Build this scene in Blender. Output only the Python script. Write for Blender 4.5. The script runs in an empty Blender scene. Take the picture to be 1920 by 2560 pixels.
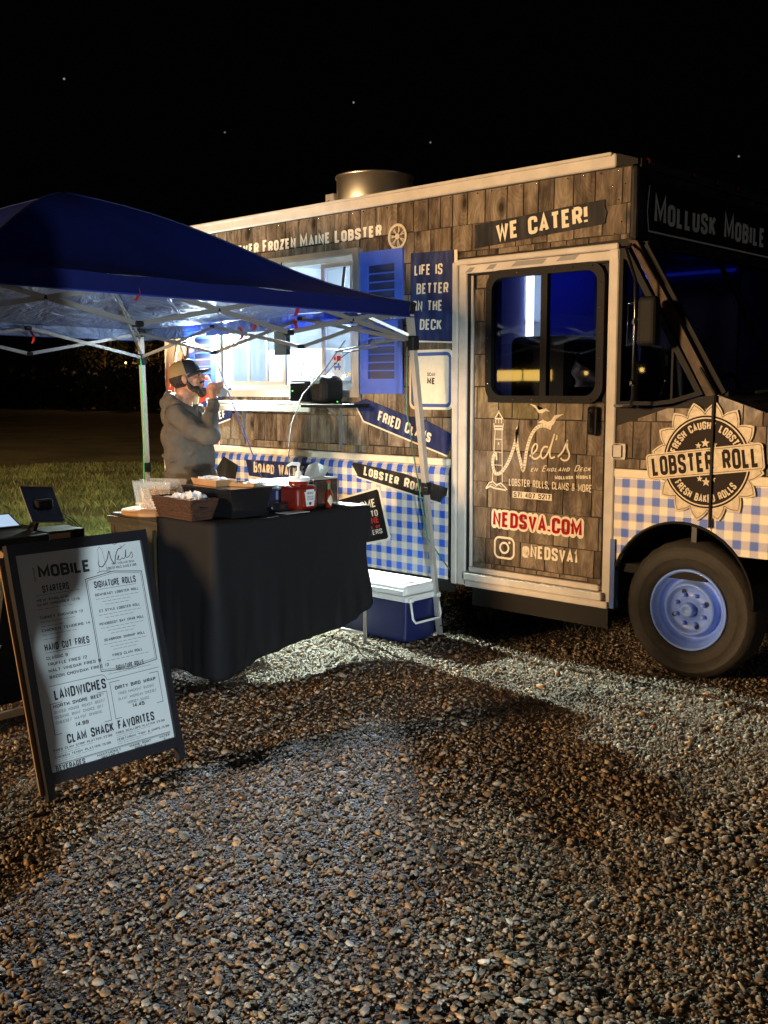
import bpy, bmesh, math, random
import numpy as np
from mathutils import Vector, Matrix, Euler
random.seed(7); rng = np.random.default_rng(7)
S = bpy.context.scene
COL = S.collection
R = math.radians

# ------------------------------------------------------------------ camera
cam_d = bpy.data.cameras.new('camera'); cam = bpy.data.objects.new('camera', cam_d); COL.objects.link(cam)
S.camera = cam
cam_d.sensor_fit = 'VERTICAL'; cam_d.sensor_height = 24.0; cam_d.lens = 24.0*2611.34/2560
cam_d.clip_start = 0.05; cam_d.clip_end = 600
_r = Vector((0.730635, 0.682765, -0.001974)); _u = Vector((-0.07976, 0.088222, 0.992903)); _f = Vector((-0.678094, 0.725292, -0.118914))
M = Matrix((_r, _u, -_f)).transposed().to_4x4(); M.translation = Vector((2.622, -5.1943, 1.602)); cam.matrix_world = M
CAM = Vector((2.622, -5.1943, 1.602))

# ------------------------------------------------------------------ world: night sky with a few stars
W = bpy.data.worlds.new('World'); S.world = W; W.use_nodes = True
nt = W.node_tree; nt.nodes.clear()
wo = nt.nodes.new('ShaderNodeOutputWorld'); bg = nt.nodes.new('ShaderNodeBackground'); sky = nt.nodes.new('ShaderNodeTexSky')
sky.sky_type = 'NISHITA'; sky.sun_disc = False; sky.sun_elevation = R(-4); sky.sun_rotation = R(200)
tc = nt.nodes.new('ShaderNodeTexCoord')
prev = None
for d, s in (((-0.831, 0.4913, 0.2608), 1.2), ((-0.68, 0.6887, 0.2517), 1.0), ((-0.7614, 0.6078, 0.2254), .5), ((-0.6347, 0.7411, 0.2188), .6),
             ((-0.4119, 0.8897, 0.1969), .7), ((-0.80, .40, .447), .5), ((-0.45, .70, .55), .6)):
    n = Vector(d).normalized()
    dot = nt.nodes.new('ShaderNodeVectorMath'); dot.operation = 'DISTANCE'; dot.inputs[1].default_value = n
    nt.links.new(tc.outputs['Generated'], dot.inputs[0])
    lt = nt.nodes.new('ShaderNodeMath'); lt.operation = 'LESS_THAN'; lt.inputs[1].default_value = 0.0009
    nt.links.new(dot.outputs['Value'], lt.inputs[0])
    mu = nt.nodes.new('ShaderNodeMath'); mu.operation = 'MULTIPLY'; mu.inputs[1].default_value = s*.22; nt.links.new(lt.outputs[0], mu.inputs[0])
    if prev is None: prev = mu
    else:
        ad = nt.nodes.new('ShaderNodeMath'); ad.operation = 'ADD'; nt.links.new(prev.outputs[0], ad.inputs[0]); nt.links.new(mu.outputs[0], ad.inputs[1]); prev = ad
bg.inputs['Strength'].default_value = 0.004
nt.links.new(sky.outputs[0], bg.inputs['Color'])
bg2 = nt.nodes.new('ShaderNodeBackground'); bg2.inputs['Color'].default_value = (.85, .95, 1, 1); nt.links.new(prev.outputs[0], bg2.inputs['Strength'])
bg3 = nt.nodes.new('ShaderNodeBackground'); bg3.inputs['Color'].default_value = (.55, .65, 1, 1); bg3.inputs['Strength'].default_value = .0006
a1 = nt.nodes.new('ShaderNodeAddShader'); a2 = nt.nodes.new('ShaderNodeAddShader')
nt.links.new(bg.outputs[0], a1.inputs[0]); nt.links.new(bg2.outputs[0], a1.inputs[1]); nt.links.new(a1.outputs[0], a2.inputs[0]); nt.links.new(bg3.outputs[0], a2.inputs[1])
nt.links.new(a2.outputs[0], wo.inputs['Surface'])
S.view_settings.view_transform = 'Standard'; S.view_settings.look = 'None'; S.view_settings.exposure = 0; S.view_settings.gamma = 1

# ------------------------------------------------------------------ lamps (the place's own night lighting, plus added fills)
def lamp(name, kind, loc, color, power, radius=.1, target=None, spot=None, blend=.6, size=None):
    l = bpy.data.lights.new(name, kind); o = bpy.data.objects.new(name, l); COL.objects.link(o)
    o.location = loc; l.color = color; l.energy = power
    if kind in ('POINT', 'SPOT'): l.shadow_soft_size = radius
    if kind == 'AREA': l.shape = 'RECTANGLE'; l.size, l.size_y = size
    if spot: l.spot_size = R(spot); l.spot_blend = blend
    if target is not None: o.rotation_euler = (Vector(target)-Vector(loc)).to_track_quat('-Z', 'Y').to_euler()
    return o
WARM = (1.0, .63, .32)
lamp('sodium_lamp', 'SPOT', (-6.4, -17, 3.3), WARM, 16500, 1.0, (-.6, -.6, 1.6), 56, .9)
lamp('sodium_glare_lamp', 'SPOT', (-18.4, -10.4, 2.6), (1, .66, .32), 900, .5, (-4.3, 0, 2.0), 9, .9)
lamp('sodium_field_fill', 'SPOT', (-8.5, -17, 5.5), (1, .62, .28), 20000, 1.0, (-20, 8, 0), 62, 1)  # added fill that browns the field outside the main lamp's cone
lamp('floodlight', 'SPOT', (7.8, -8.2, .95), (.80, .95, 1.0), 4600, .025, (-2.2, -1.5, 1.10), 19, .4)
lamp('work_lamp', 'SPOT', (-4.08, -.21, 1.97), (.82, 1.0, .88), 3500, .03, (-1.3, -1.4, 0), 68, .6)
lamp('work_lamp_spill', 'POINT', (-4.08, -.21, 1.97), (.82, 1.0, .92), 55, .04)
lamp('window_lamp_left', 'POINT', (-3.86, .20, 2.12), (.80, .97, 1.0), 32, .05)
lamp('window_lamp_right', 'SPOT', (-3.5, .85, 2.55), (.60, .78, 1.0), 4200, .07, (-1.0, -2.15, 0), 35, .9)
lamp('kitchen_lamp', 'POINT', (-3.2, 1.15, 2.45), (.80, .93, 1.0), 75, .15)
lamp('rear_lamp', 'SPOT', (-4.85, 1.2, 2.2), (.85, 1.0, .70), 1000, .1, (-8.6, 2.6, 0), 85, .9)
lamp('cab_blue_lamp', 'POINT', (-1.15, 1.25, 2.45), (.03, .07, 1.0), 3.2, .08)
lamp('field_lamp', 'POINT', (-73.2, 44, 4.9), (1, .50, .14), 700, .3)
lamp('header_fill', 'POINT', (16, 1.5, 4.5), (.85, .9, 1.0), 260, .3)  # added fill for the front header and its lettering

# ------------------------------------------------------------------ materials
def pr(name, color, rough=.6, metal=0, coat=0, spec=.5, emis=None, estr=0, var=0, vscale=8, bump=0, bscale=40, stretch=(1, 1, 1), trans=0, coatr=.1, objvar=0, col2=None, sheen=0):
    m = bpy.data.materials.new(name); m.use_nodes = True; n = m.node_tree; b = n.nodes['Principled BSDF']
    b.inputs['Base Color'].default_value = (*color, 1); b.inputs['Roughness'].default_value = rough; b.inputs['Metallic'].default_value = metal
    b.inputs['Coat Weight'].default_value = coat; b.inputs['Coat Roughness'].default_value = coatr; b.inputs['Specular IOR Level'].default_value = spec
    b.inputs['Transmission Weight'].default_value = trans
    if sheen: b.inputs['Sheen Weight'].default_value = sheen
    if emis: b.inputs['Emission Color'].default_value = (*emis, 1); b.inputs['Emission Strength'].default_value = estr
    if var or bump or objvar:
        t = n.nodes.new('ShaderNodeTexCoord'); mp = n.nodes.new('ShaderNodeMapping'); mp.inputs['Scale'].default_value = stretch
        n.links.new(t.outputs['Object'], mp.inputs['Vector'])
        oi = n.nodes.new('ShaderNodeObjectInfo'); ml = n.nodes.new('ShaderNodeVectorMath'); ml.operation = 'SCALE'; ml.inputs['Scale'].default_value = 31.7
        cb = n.nodes.new('ShaderNodeCombineXYZ'); n.links.new(oi.outputs['Random'], cb.inputs[0]); n.links.new(oi.outputs['Random'], cb.inputs[1])
        n.links.new(cb.outputs[0], ml.inputs[0]); n.links.new(ml.outputs[0], mp.inputs['Location'])
        if var or objvar:
            no = n.nodes.new('ShaderNodeTexNoise'); no.inputs['Scale'].default_value = vscale; no.inputs['Detail'].default_value = 5
            n.links.new(mp.outputs[0], no.inputs['Vector'])
            mr = n.nodes.new('ShaderNodeMapRange'); mr.inputs['From Min'].default_value = .3; mr.inputs['From Max'].default_value = .7
            mr.inputs['To Min'].default_value = 0; mr.inputs['To Max'].default_value = 1
            n.links.new(no.outputs['Fac'], mr.inputs['Value'])
            mx = n.nodes.new('ShaderNodeMix'); mx.data_type = 'RGBA'
            c2 = col2 or tuple(c*(1-var) for c in color)
            mx.inputs[6].default_value = (*c2, 1); mx.inputs[7].default_value = (*[min(1, c*(1+var*.35)) for c in color], 1)
            n.links.new(mr.outputs[0], mx.inputs[0]); out = mx.outputs[2]
            if objvar:
                mr2 = n.nodes.new('ShaderNodeMapRange'); mr2.inputs['To Min'].default_value = 1-objvar; mr2.inputs['To Max'].default_value = 1+objvar*.6
                n.links.new(oi.outputs['Random'], mr2.inputs['Value'])
                sc = n.nodes.new('ShaderNodeVectorMath'); sc.operation = 'SCALE'; n.links.new(out, sc.inputs[0]); n.links.new(mr2.outputs[0], sc.inputs['Scale']); out = sc.outputs[0]
            n.links.new(out, b.inputs['Base Color'])
        if bump:
            nb = n.nodes.new('ShaderNodeTexNoise'); nb.inputs['Scale'].default_value = bscale; nb.inputs['Detail'].default_value = 4; n.links.new(mp.outputs[0], nb.inputs['Vector'])
            bu = n.nodes.new('ShaderNodeBump'); bu.inputs['Strength'].default_value = bump; bu.inputs['Distance'].default_value = .02
            n.links.new(nb.outputs['Fac'], bu.inputs['Height']); n.links.new(bu.outputs[0], b.inputs['Normal'])
    return m

def math_node(n, op, a, b=None, c=None):
    x = n.nodes.new('ShaderNodeMath'); x.operation = op
    for i, v in enumerate((a, b, c)):
        if v is None: continue
        if isinstance(v, (int, float)): x.inputs[i].default_value = v
        else: n.links.new(v, x.inputs[i])
    return x.outputs[0]

def wood_mat(name, ramp, coat=.9, grain=1.0, knots=True, objvar=True):
    m = bpy.data.materials.new(name); m.use_nodes = True; n = m.node_tree; b = n.nodes['Principled BSDF']
    t = n.nodes.new('ShaderNodeTexCoord'); oi = n.nodes.new('ShaderNodeObjectInfo')
    cb = n.nodes.new('ShaderNodeCombineXYZ')
    n.links.new(math_node(n, 'MULTIPLY', oi.outputs['Random'], 37.0), cb.inputs[0]); n.links.new(math_node(n, 'MULTIPLY', oi.outputs['Random'], 91.0), cb.inputs[2])
    ad = n.nodes.new('ShaderNodeVectorMath'); ad.operation = 'ADD'; n.links.new(t.outputs['Object'], ad.inputs[0]); n.links.new(cb.outputs[0], ad.inputs[1])
    vec = ad.outputs[0]
    # warp
    w = n.nodes.new('ShaderNodeTexNoise'); w.inputs['Scale'].default_value = 6; n.links.new(vec, w.inputs['Vector'])
    ws = n.nodes.new('ShaderNodeVectorMath'); ws.operation = 'SCALE'; ws.inputs['Scale'].default_value = .05; n.links.new(w.outputs['Color'], ws.inputs[0])
    ad2 = n.nodes.new('ShaderNodeVectorMath'); ad2.operation = 'ADD'; n.links.new(vec, ad2.inputs[0]); n.links.new(ws.outputs[0], ad2.inputs[1])
    mp = n.nodes.new('ShaderNodeMapping'); mp.inputs['Scale'].default_value = (38*grain, 30, 3.4*grain); n.links.new(ad2.outputs[0], mp.inputs['Vector'])
    g = n.nodes.new('ShaderNodeTexNoise'); g.inputs['Scale'].default_value = 1; g.inputs['Detail'].default_value = 6; g.inputs['Roughness'].default_value = .65; n.links.new(mp.outputs[0], g.inputs['Vector'])
    mp2 = n.nodes.new('ShaderNodeMapping'); mp2.inputs['Scale'].default_value = (14, 9, 5); n.links.new(vec, mp2.inputs['Vector'])
    g2 = n.nodes.new('ShaderNodeTexNoise'); g2.inputs['Scale'].default_value = 1; g2.inputs['Detail'].default_value = 3; n.links.new(mp2.outputs[0], g2.inputs['Vector'])
    f = math_node(n, 'ADD', math_node(n, 'MULTIPLY', g.outputs['Fac'], .45), math_node(n, 'MULTIPLY', g2.outputs['Fac'], .55))
    if objvar: f = math_node(n, 'ADD', f, math_node(n, 'MULTIPLY', math_node(n, 'SUBTRACT', oi.outputs['Random'], .5), .17))
    cr = n.nodes.new('ShaderNodeValToRGB'); cr.color_ramp.elements[0].position = .34; cr.color_ramp.elements[0].color = (*ramp[0], 1)
    cr.color_ramp.elements[1].position = .66; cr.color_ramp.elements[1].color = (*ramp[2], 1)
    e = cr.color_ramp.elements.new(.5); e.color = (*ramp[1], 1); n.links.new(f, cr.inputs[0]); out = cr.outputs[0]
    if knots:
        mk = n.nodes.new('ShaderNodeMapping'); mk.inputs['Scale'].default_value = (6.5, 1, 3.6); n.links.new(ad2.outputs[0], mk.inputs['Vector'])
        v = n.nodes.new('ShaderNodeTexVoronoi'); v.inputs['Scale'].default_value = 1; n.links.new(mk.outputs[0], v.inputs['Vector'])
        k = n.nodes.new('ShaderNodeMapRange'); k.inputs['From Min'].default_value = .07; k.inputs['From Max'].default_value = .24; n.links.new(v.outputs['Distance'], k.inputs['Value'])
        ring = math_node(n, 'MULTIPLY_ADD', math_node(n, 'SINE', math_node(n, 'MULTIPLY', v.outputs['Distance'], 60.0)), .10, .92)
        mx = n.nodes.new('ShaderNodeMix'); mx.data_type = 'RGBA'; mx.inputs[6].default_value = (.018, .012, .008, 1); n.links.new(k.outputs[0], mx.inputs[0]); 
        sc = n.nodes.new('ShaderNodeVectorMath'); sc.operation = 'SCALE'; n.links.new(out, sc.inputs[0]); n.links.new(ring, sc.inputs['Scale'])
        n.links.new(sc.outputs[0], mx.inputs[7]); out = mx.outputs[2]
    n.links.new(out, b.inputs['Base Color'])
    b.inputs['Roughness'].default_value = .55; b.inputs['Specular IOR Level'].default_value = .15; b.inputs['Coat Weight'].default_value = coat; b.inputs['Coat Roughness'].default_value = .09
    bu = n.nodes.new('ShaderNodeBump'); bu.inputs['Strength'].default_value = .25; bu.inputs['Distance'].default_value = .004
    n.links.new(g.outputs['Fac'], bu.inputs['Height']); n.links.new(bu.outputs[0], b.inputs['Normal'])
    # fine orange-peel of the vinyl on the clear coat
    pn = n.nodes.new('ShaderNodeTexNoise'); pn.inputs['Scale'].default_value = 160; n.links.new(t.outputs['Object'], pn.inputs['Vector'])
    pb = n.nodes.new('ShaderNodeBump'); pb.inputs['Strength'].default_value = .10; pb.inputs['Distance'].default_value = .001; n.links.new(pn.outputs['Fac'], pb.inputs['Height'])
    n.links.new(pb.outputs[0], b.inputs['Coat Normal'])
    return m

def gingham_mat():
    m = bpy.data.materials.new('gingham_vinyl'); m.use_nodes = True; n = m.node_tree; b = n.nodes['Principled BSDF']
    t = n.nodes.new('ShaderNodeTexCoord'); s = n.nodes.new('ShaderNodeSeparateXYZ'); n.links.new(t.outputs['Object'], s.inputs[0])
    p = .094
    u = math_node(n, 'LESS_THAN', math_node(n, 'FLOORED_MODULO', math_node(n, 'ADD', s.outputs[0], .372+p*.25), p), p*.5)
    v = math_node(n, 'LESS_THAN', math_node(n, 'FLOORED_MODULO', math_node(n, 'ADD', s.outputs[2], -1.063+p*.25), p), p*.5)
    st = math_node(n, 'LESS_THAN', math_node(n, 'FLOORED_MODULO', math_node(n, 'SUBTRACT', s.outputs[2], s.outputs[0]), .0115), .0052)
    both = math_node(n, 'MULTIPLY', u, v); one = math_node(n, 'ABSOLUTE', math_node(n, 'SUBTRACT', u, v))
    blue = math_node(n, 'MAXIMUM', both, math_node(n, 'MULTIPLY', one, st))
    mx = n.nodes.new('ShaderNodeMix'); mx.data_type = 'RGBA'; mx.inputs[6].default_value = (.80, .72, .57, 1); mx.inputs[7].default_value = (.012, .095, .55, 1)
    n.links.new(blue, mx.inputs[0]); n.links.new(mx.outputs[2], b.inputs['Base Color'])
    b.inputs['Roughness'].default_value = .4; b.inputs['Coat Weight'].default_value = .3; b.inputs['Coat Roughness'].default_value = .15
    return m

def glass_mat(name, tint=(1, 1, 1), refl=.12, rough=.02):
    m = bpy.data.materials.new(name); m.use_nodes = True; n = m.node_tree; n.nodes.clear()
    o = n.nodes.new('ShaderNodeOutputMaterial'); tr = n.nodes.new('ShaderNodeBsdfTransparent'); tr.inputs[0].default_value = (*tint, 1)
    gl = n.nodes.new('ShaderNodeBsdfGlossy'); gl.inputs['Roughness'].default_value = rough
    fr = n.nodes.new('ShaderNodeLayerWeight'); fr.inputs[0].default_value = .5; mix = n.nodes.new('ShaderNodeMixShader')
    f = math_node(n, 'MULTIPLY_ADD', math_node(n, 'POWER', fr.outputs['Facing'], 4.0), .5, refl*.3)
    n.links.new(f, mix.inputs[0]); n.links.new(tr.outputs[0], mix.inputs[1]); n.links.new(gl.outputs[0], mix.inputs[2]); n.links.new(mix.outputs[0], o.inputs[0])
    return m

def canopy_mat():
    m = bpy.data.materials.new('canopy_fabric'); m.use_nodes = True; n = m.node_tree; n.nodes.clear()
    o = n.nodes.new('ShaderNodeOutputMaterial'); geo = n.nodes.new('ShaderNodeNewGeometry')
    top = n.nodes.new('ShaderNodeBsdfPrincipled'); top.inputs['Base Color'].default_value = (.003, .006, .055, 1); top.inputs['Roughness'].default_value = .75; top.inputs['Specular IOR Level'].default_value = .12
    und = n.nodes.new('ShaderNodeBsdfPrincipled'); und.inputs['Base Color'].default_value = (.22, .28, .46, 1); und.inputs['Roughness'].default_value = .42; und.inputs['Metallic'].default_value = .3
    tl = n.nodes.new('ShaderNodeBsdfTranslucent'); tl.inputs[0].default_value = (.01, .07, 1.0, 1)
    t = n.nodes.new('ShaderNodeTexCoord'); no = n.nodes.new('ShaderNodeTexNoise'); no.inputs['Scale'].default_value = 5; no.inputs['Detail'].default_value = 6; no.inputs['Distortion'].default_value = 1.6; n.links.new(t.outputs['Object'], no.inputs['Vector'])
    bu = n.nodes.new('ShaderNodeBump'); bu.inputs['Strength'].default_value = 1; bu.inputs['Distance'].default_value = .08; n.links.new(no.outputs['Fac'], bu.inputs['Height'])
    n.links.new(bu.outputs[0], und.inputs['Normal'])
    bu2 = n.nodes.new('ShaderNodeBump'); bu2.inputs['Strength'].default_value = .3; bu2.inputs['Distance'].default_value = .02; n.links.new(no.outputs['Fac'], bu2.inputs['Height']); n.links.new(bu2.outputs[0], top.inputs['Normal'])
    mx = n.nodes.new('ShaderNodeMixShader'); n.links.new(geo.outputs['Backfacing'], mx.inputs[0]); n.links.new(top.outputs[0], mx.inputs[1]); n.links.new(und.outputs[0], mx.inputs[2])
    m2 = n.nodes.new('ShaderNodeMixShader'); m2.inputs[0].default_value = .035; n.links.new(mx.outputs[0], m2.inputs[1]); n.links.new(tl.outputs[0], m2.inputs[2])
    n.links.new(m2.outputs[0], o.inputs[0]); return m

MT = dict(
    shingle=wood_mat('weathered_shingle', ((.046, .032, .021), (.165, .122, .083), (.31, .25, .18))),
    shingle_dark=pr('shingle_gap', (.012, .009, .007), .8),
    plank_blue=wood_mat('navy_board', ((.007, .009, .030), (.016, .026, .11), (.06, .08, .17)), coat=.2, knots=False, objvar=False),
    plank_brown=pr('pillar_wrap', (.075, .05, .03), .6, spec=.15, var=.5, vscale=20, coat=.2),
    plank_dark=wood_mat('charcoal_board', ((.005, .005, .006), (.016, .015, .017), (.045, .043, .045)), coat=.2, knots=False, objvar=False),
    gingham=gingham_mat(),
    cream=pr('cream_print', (.84, .76, .60), .6, coat=.2, spec=.15, var=.08, vscale=30),
    white=pr('white_painted_metal', (.60, .56, .51), .55, spec=.3, var=.16, vscale=9, bump=.06, bscale=14),
    alu=pr('aluminium_trim', (.62, .61, .60), .35, .85, var=.1, vscale=12),
    black=pr('black_rubber', (.010, .010, .010), .6, spec=.15),
    blackgloss=pr('black_gloss', (.010, .010, .012), .15, coat=.5),
    dark=pr('dark_interior', (.02, .02, .025), .8),
    shutter=pr('blue_shutter_print', (.05, .12, .62), .4, coat=.35, var=.15, vscale=9),
    shutterdark=pr('shutter_gap_print', (.02, .03, .10), .5, coat=.2),
    red=pr('red_print', (.34, .004, .006), .6, spec=.1), lobred=pr('lobster_red', (.42, .035, .02), .45, coat=.3, var=.35, vscale=14),
    signblack=pr('black_print', (.006, .006, .008), .6, coat=.3, spec=.1), bluep=pr('blue_print', (.03, .09, .32), .4, coat=.3),
    brownp=pr('brown_print', (.022, .014, .010), .6, coat=.2, spec=.1), tan=pr('tan_print', (.62, .52, .36), .45, coat=.3, var=.25, vscale=45),
    glass=glass_mat('window_glass'), tintd=glass_mat('door_glass', (.62, .64, .70), .2), tint=glass_mat('tinted_glass', (.035, .04, .055), .25), tintq=glass_mat('cab_side_glass', (.35, .37, .42), .25),
    interior=pr('white_interior', (.50, .56, .64), .35, emis=(.85, .95, 1), estr=.0),
    whiteboard=pr('white_cabinet', (.92, .95, .97), .3),
    steel=pr('stainless_steel', (.72, .68, .60), .38, 1.0, bump=.08, bscale=6), 
    tyre=pr('tyre_rubber', (.030, .026, .021), .75, var=.3, vscale=14, bump=.2, bscale=60),
    rim=pr('blue_painted_rim', (.19, .35, 1.0), .45, coat=.15, var=.18, vscale=16), rimdark=pr('rim_shadow_hole', (.01, .012, .03), .7),
    under=pr('undercarriage', (.010, .009, .007), .9), rust=pr('rusty_steel', (.07, .035, .018), .8, var=.5),
    canopy=canopy_mat(), pole=pr('canopy_pole_steel', (.52, .50, .47), .35, .5, var=.1, vscale=20), bar=pr('truss_bar_steel', (.30, .29, .28), .38, .5),
    strap=pr('red_strap', (.45, .02, .02), .6), cloth=pr('black_tablecloth', (.008, .008, .010), .75, spec=.2, bump=.15, bscale=300),
    cooler=pr('navy_plastic', (.012, .018, .085), .32, var=.1, vscale=20), coolwhite=pr('white_plastic', (.74, .75, .74), .35, var=.08, vscale=8),
    wicker=pr('wicker_brown', (.075, .030, .013), .6, var=.6, vscale=60, bump=.8, bscale=90, stretch=(1, 1, 2.2)),
    paper=pr('white_paper', (.60, .61, .63), .8, var=.12, vscale=10, bump=.4, bscale=20), card=pr('brown_cardboard', (.36, .20, .09), .75, var=.15, vscale=12),
    foil=pr('foil_paper', (.45, .47, .44), .35, .3, bump=.6, bscale=25), ketchup=pr('ketchup_red', (.17, .010, .004), .25, coat=.5), sauce=pr('hot_sauce', (.16, .012, .004), .12, coat=.7),
    green=pr('green_cap', (.05, .20, .03), .4), binolive=pr('olive_bin_plastic', (.026, .021, .011), .5, bump=.2, bscale=30), fries=pr('fries', (.66, .42, .19), .6, var=.35, vscale=30),
    clearp=glass_mat('clear_plastic', (.86, .89, .90), .25, .15), frame=pr('black_frame', (.008, .008, .012), .4), woodleg=pr('pine_leg', (.20, .12, .05), .6, var=.2, stretch=(6, 6, 1)),
    menu=pr('menu_paper', (.50, .54, .56), .6, var=.04, vscale=3), ink=pr('menu_ink', (.012, .014, .02), .5), inkl=pr('menu_ink_grey', (.16, .18, .20), .5), inkb=pr('menu_ink_brown', (.22, .12, .06), .5),
    screenlit=pr('lit_tablet_screen', (.1, .1, .1), .3, emis=(.55, .75, 1), estr=.8), skin=pr('skin', (.38, .17, .10), .5, var=.15, vscale=30), hair=pr('dark_hair', (.022, .013, .008), .7, bump=.6, bscale=120),
    hoodie=pr('grey_hoodie', (.105, .092, .078), .95, spec=.1, var=.2, vscale=14, bump=1.0, bscale=9), hoodrib=pr('hoodie_hood', (.085, .075, .066), .9, bump=.2, bscale=60), trousers=pr('brown_trousers', (.06, .04, .026), .85),
    capblack=pr('cap_black', (.008, .009, .014), .7), captan=pr('cap_mesh_tan', (.26, .17, .07), .8, bump=.4, bscale=200), rope=pr('rope_green_glow', (.03, .38, .12), .6, emis=(.03, .4, .12), estr=.02), ropeb=pr('rope_blue', (.05, .08, .35), .6), cord=pr('grey_cord', (.16, .15, .14), .6),  # the green rope carries a faint glow of its own
    amber=pr('marker_light_red', (.10, .008, .003), .25, coat=.5), chrome=pr('chrome', (.75, .72, .66), .08, 1.0), curtain=pr('blue_curtain', (.06, .08, .42), .6), seat=pr('black_seat', (.015, .016, .02), .5),
    led=pr('led_tube', (1, 1, 1), .3, emis=(.85, .95, 1), estr=7), bluled=pr('blue_led_strip', (.1, .1, 1), .3, emis=(.03, .06, 1), estr=1.6), greenled=pr('green_led', (0, 1, .1), .3, emis=(.1, 1, .1), estr=4),
    bulb=pr('warm_bulb', (1, .8, .5), .3, emis=(1, .62, .16), estr=14), reflglow=pr('reflection_glow', (1, .7, .3), .5, emis=(1, .60, .12), estr=11), drink=pr('pale_drink', (.55, .5, .08), .1, coat=.5), bag=pr('plastic_bag', (.35, .42, .6), .3, bump=.8, bscale=20),
)

# ------------------------------------------------------------------ mesh helpers
BASE = {}
class MB:
    def __init__(s): s.v = []; s.f = []; s.m = []; s.sm = []
    def add(s, v, f, mi=0, smooth=False):
        o = len(s.v); s.v += [tuple(p) for p in v]; s.f += [tuple(i+o for i in q) for q in f]; s.m += [mi]*len(f); s.sm += [smooth]*len(f); return s
    def box(s, x0, x1, y0, y1, z0, z1, mi=0):
        if x0 > x1: x0, x1 = x1, x0
        if y0 > y1: y0, y1 = y1, y0
        if z0 > z1: z0, z1 = z1, z0
        return s.add([(x0, y0, z0), (x1, y0, z0), (x1, y1, z0), (x0, y1, z0), (x0, y0, z1), (x1, y0, z1), (x1, y1, z1), (x0, y1, z1)],
                     [(0, 3, 2, 1), (4, 5, 6, 7), (0, 1, 5, 4), (1, 2, 6, 5), (2, 3, 7, 6), (3, 0, 4, 7)], mi)
    def bbox(s, x0, x1, y0, y1, z0, z1, r=.01, seg=2, mi=0):
        b = bmesh.new(); bmesh.ops.create_cube(b, size=1)
        for v in b.verts: v.co = Vector((x0+(v.co.x+.5)*(x1-x0), y0+(v.co.y+.5)*(y1-y0), z0+(v.co.z+.5)*(z1-z0)))
        bmesh.ops.bevel(b, geom=b.edges[:], offset=r, segments=seg, affect='EDGES', profile=.5)
        s.bm(b, mi, False); return s
    def bm(s, b, mi=0, smooth=False, mat=None):
        b.verts.ensure_lookup_table(); b.verts.index_update()
        s.add([(mat @ v.co if mat else v.co) for v in b.verts], [[v.index for v in f.verts] for f in b.faces], mi, smooth); b.free()
    def tube(s, pts, r, n=8, mi=0, cap=True, smooth=True, flat=None):
        pts = [Vector(p) for p in pts]; rs = r if isinstance(r, (list, tuple)) else [r]*len(pts)
        ring = []; up = None
        for i, p in enumerate(pts):
            d = (pts[min(i+1, len(pts)-1)]-pts[max(i-1, 0)]).normalized()
            if up is None: up = Vector((0, 0, 1)) if abs(d.z) < .9 else Vector((1, 0, 0))
            a = d.cross(up).normalized(); b = a.cross(d).normalized(); up = b
            ring.append([p+(a*math.cos(2*math.pi*k/n+math.pi/n)+b*math.sin(2*math.pi*k/n+math.pi/n))*rs[i] for k in range(n)])
        v = [q for rr in ring for q in rr]; f = []
        for i in range(len(pts)-1):
            for k in range(n): f.append((i*n+k, i*n+(k+1) % n, (i+1)*n+(k+1) % n, (i+1)*n+k))
        if cap: f.append(tuple(range(n-1, -1, -1))); f.append(tuple((len(pts)-1)*n+k for k in range(n)))
        return s.add(v, f, mi, smooth)
    def bar(s, a, b, w, h, mi=0, up=(0, 0, 1)):
        a = Vector(a); b = Vector(b); d = (b-a).normalized(); u = Vector(up)
        if abs(d.dot(u)) > .95: u = Vector((1, 0, 0))
        x = d.cross(u).normalized()*w/2; y = x.normalized().cross(d).normalized()*h/2
        v = [a-x-y, a+x-y, a+x+y, a-x+y, b-x-y, b+x-y, b+x+y, b-x+y]
        return s.add(v, [(0, 1, 2, 3), (7, 6, 5, 4), (0, 4, 5, 1), (1, 5, 6, 2), (2, 6, 7, 3), (3, 7, 4, 0)], mi)
    def lathe(s, prof, c, axis='Z', n=24, mi=0, smooth=True, sx=1, sy=1):
        c = Vector(c); v = []; f = []
        for (r, h) in prof:
            for k in range(n):
                a = 2*math.pi*k/n; p = (r*math.cos(a)*sx, r*math.sin(a)*sy, h)
                if axis == 'Y': p = (p[0], p[2], p[1])
                if axis == 'X': p = (p[2], p[0], p[1])
                v.append(c+Vector(p))
        m = len(prof)
        for i in range(m-1):
            for k in range(n):
                q = (i*n+k, i*n+(k+1) % n, (i+1)*n+(k+1) % n, (i+1)*n+k); f.append(q if axis != 'Y' else q[::-1])
        return s.add(v, f, mi, smooth)
    def prism(s, poly, y0, y1, mi=0):      # polygon in XZ, extruded along Y
        n = len(poly); v = [(p[0], y0, p[1]) for p in poly]+[(p[0], y1, p[1]) for p in poly]
        f = [tuple(range(n)), tuple(range(2*n-1, n-1, -1))]+[(i, i+n, (i+1) % n+n, (i+1) % n) for i in range(n)]
        ar = sum(poly[i][0]*poly[(i+1) % n][1]-poly[(i+1) % n][0]*poly[i][1] for i in range(n))
        if ar < 0: f = [q[::-1] for q in f]
        return s.add(v, f, mi)
    def grid(s, fn, nu, nv, mi=0, smooth=True):
        v = [fn(i/nu, j/nv) for j in range(nv+1) for i in range(nu+1)]
        f = [(j*(nu+1)+i, j*(nu+1)+i+1, (j+1)*(nu+1)+i+1, (j+1)*(nu+1)+i) for j in range(nv) for i in range(nu)]
        return s.add(v, f, mi, smooth)
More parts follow.
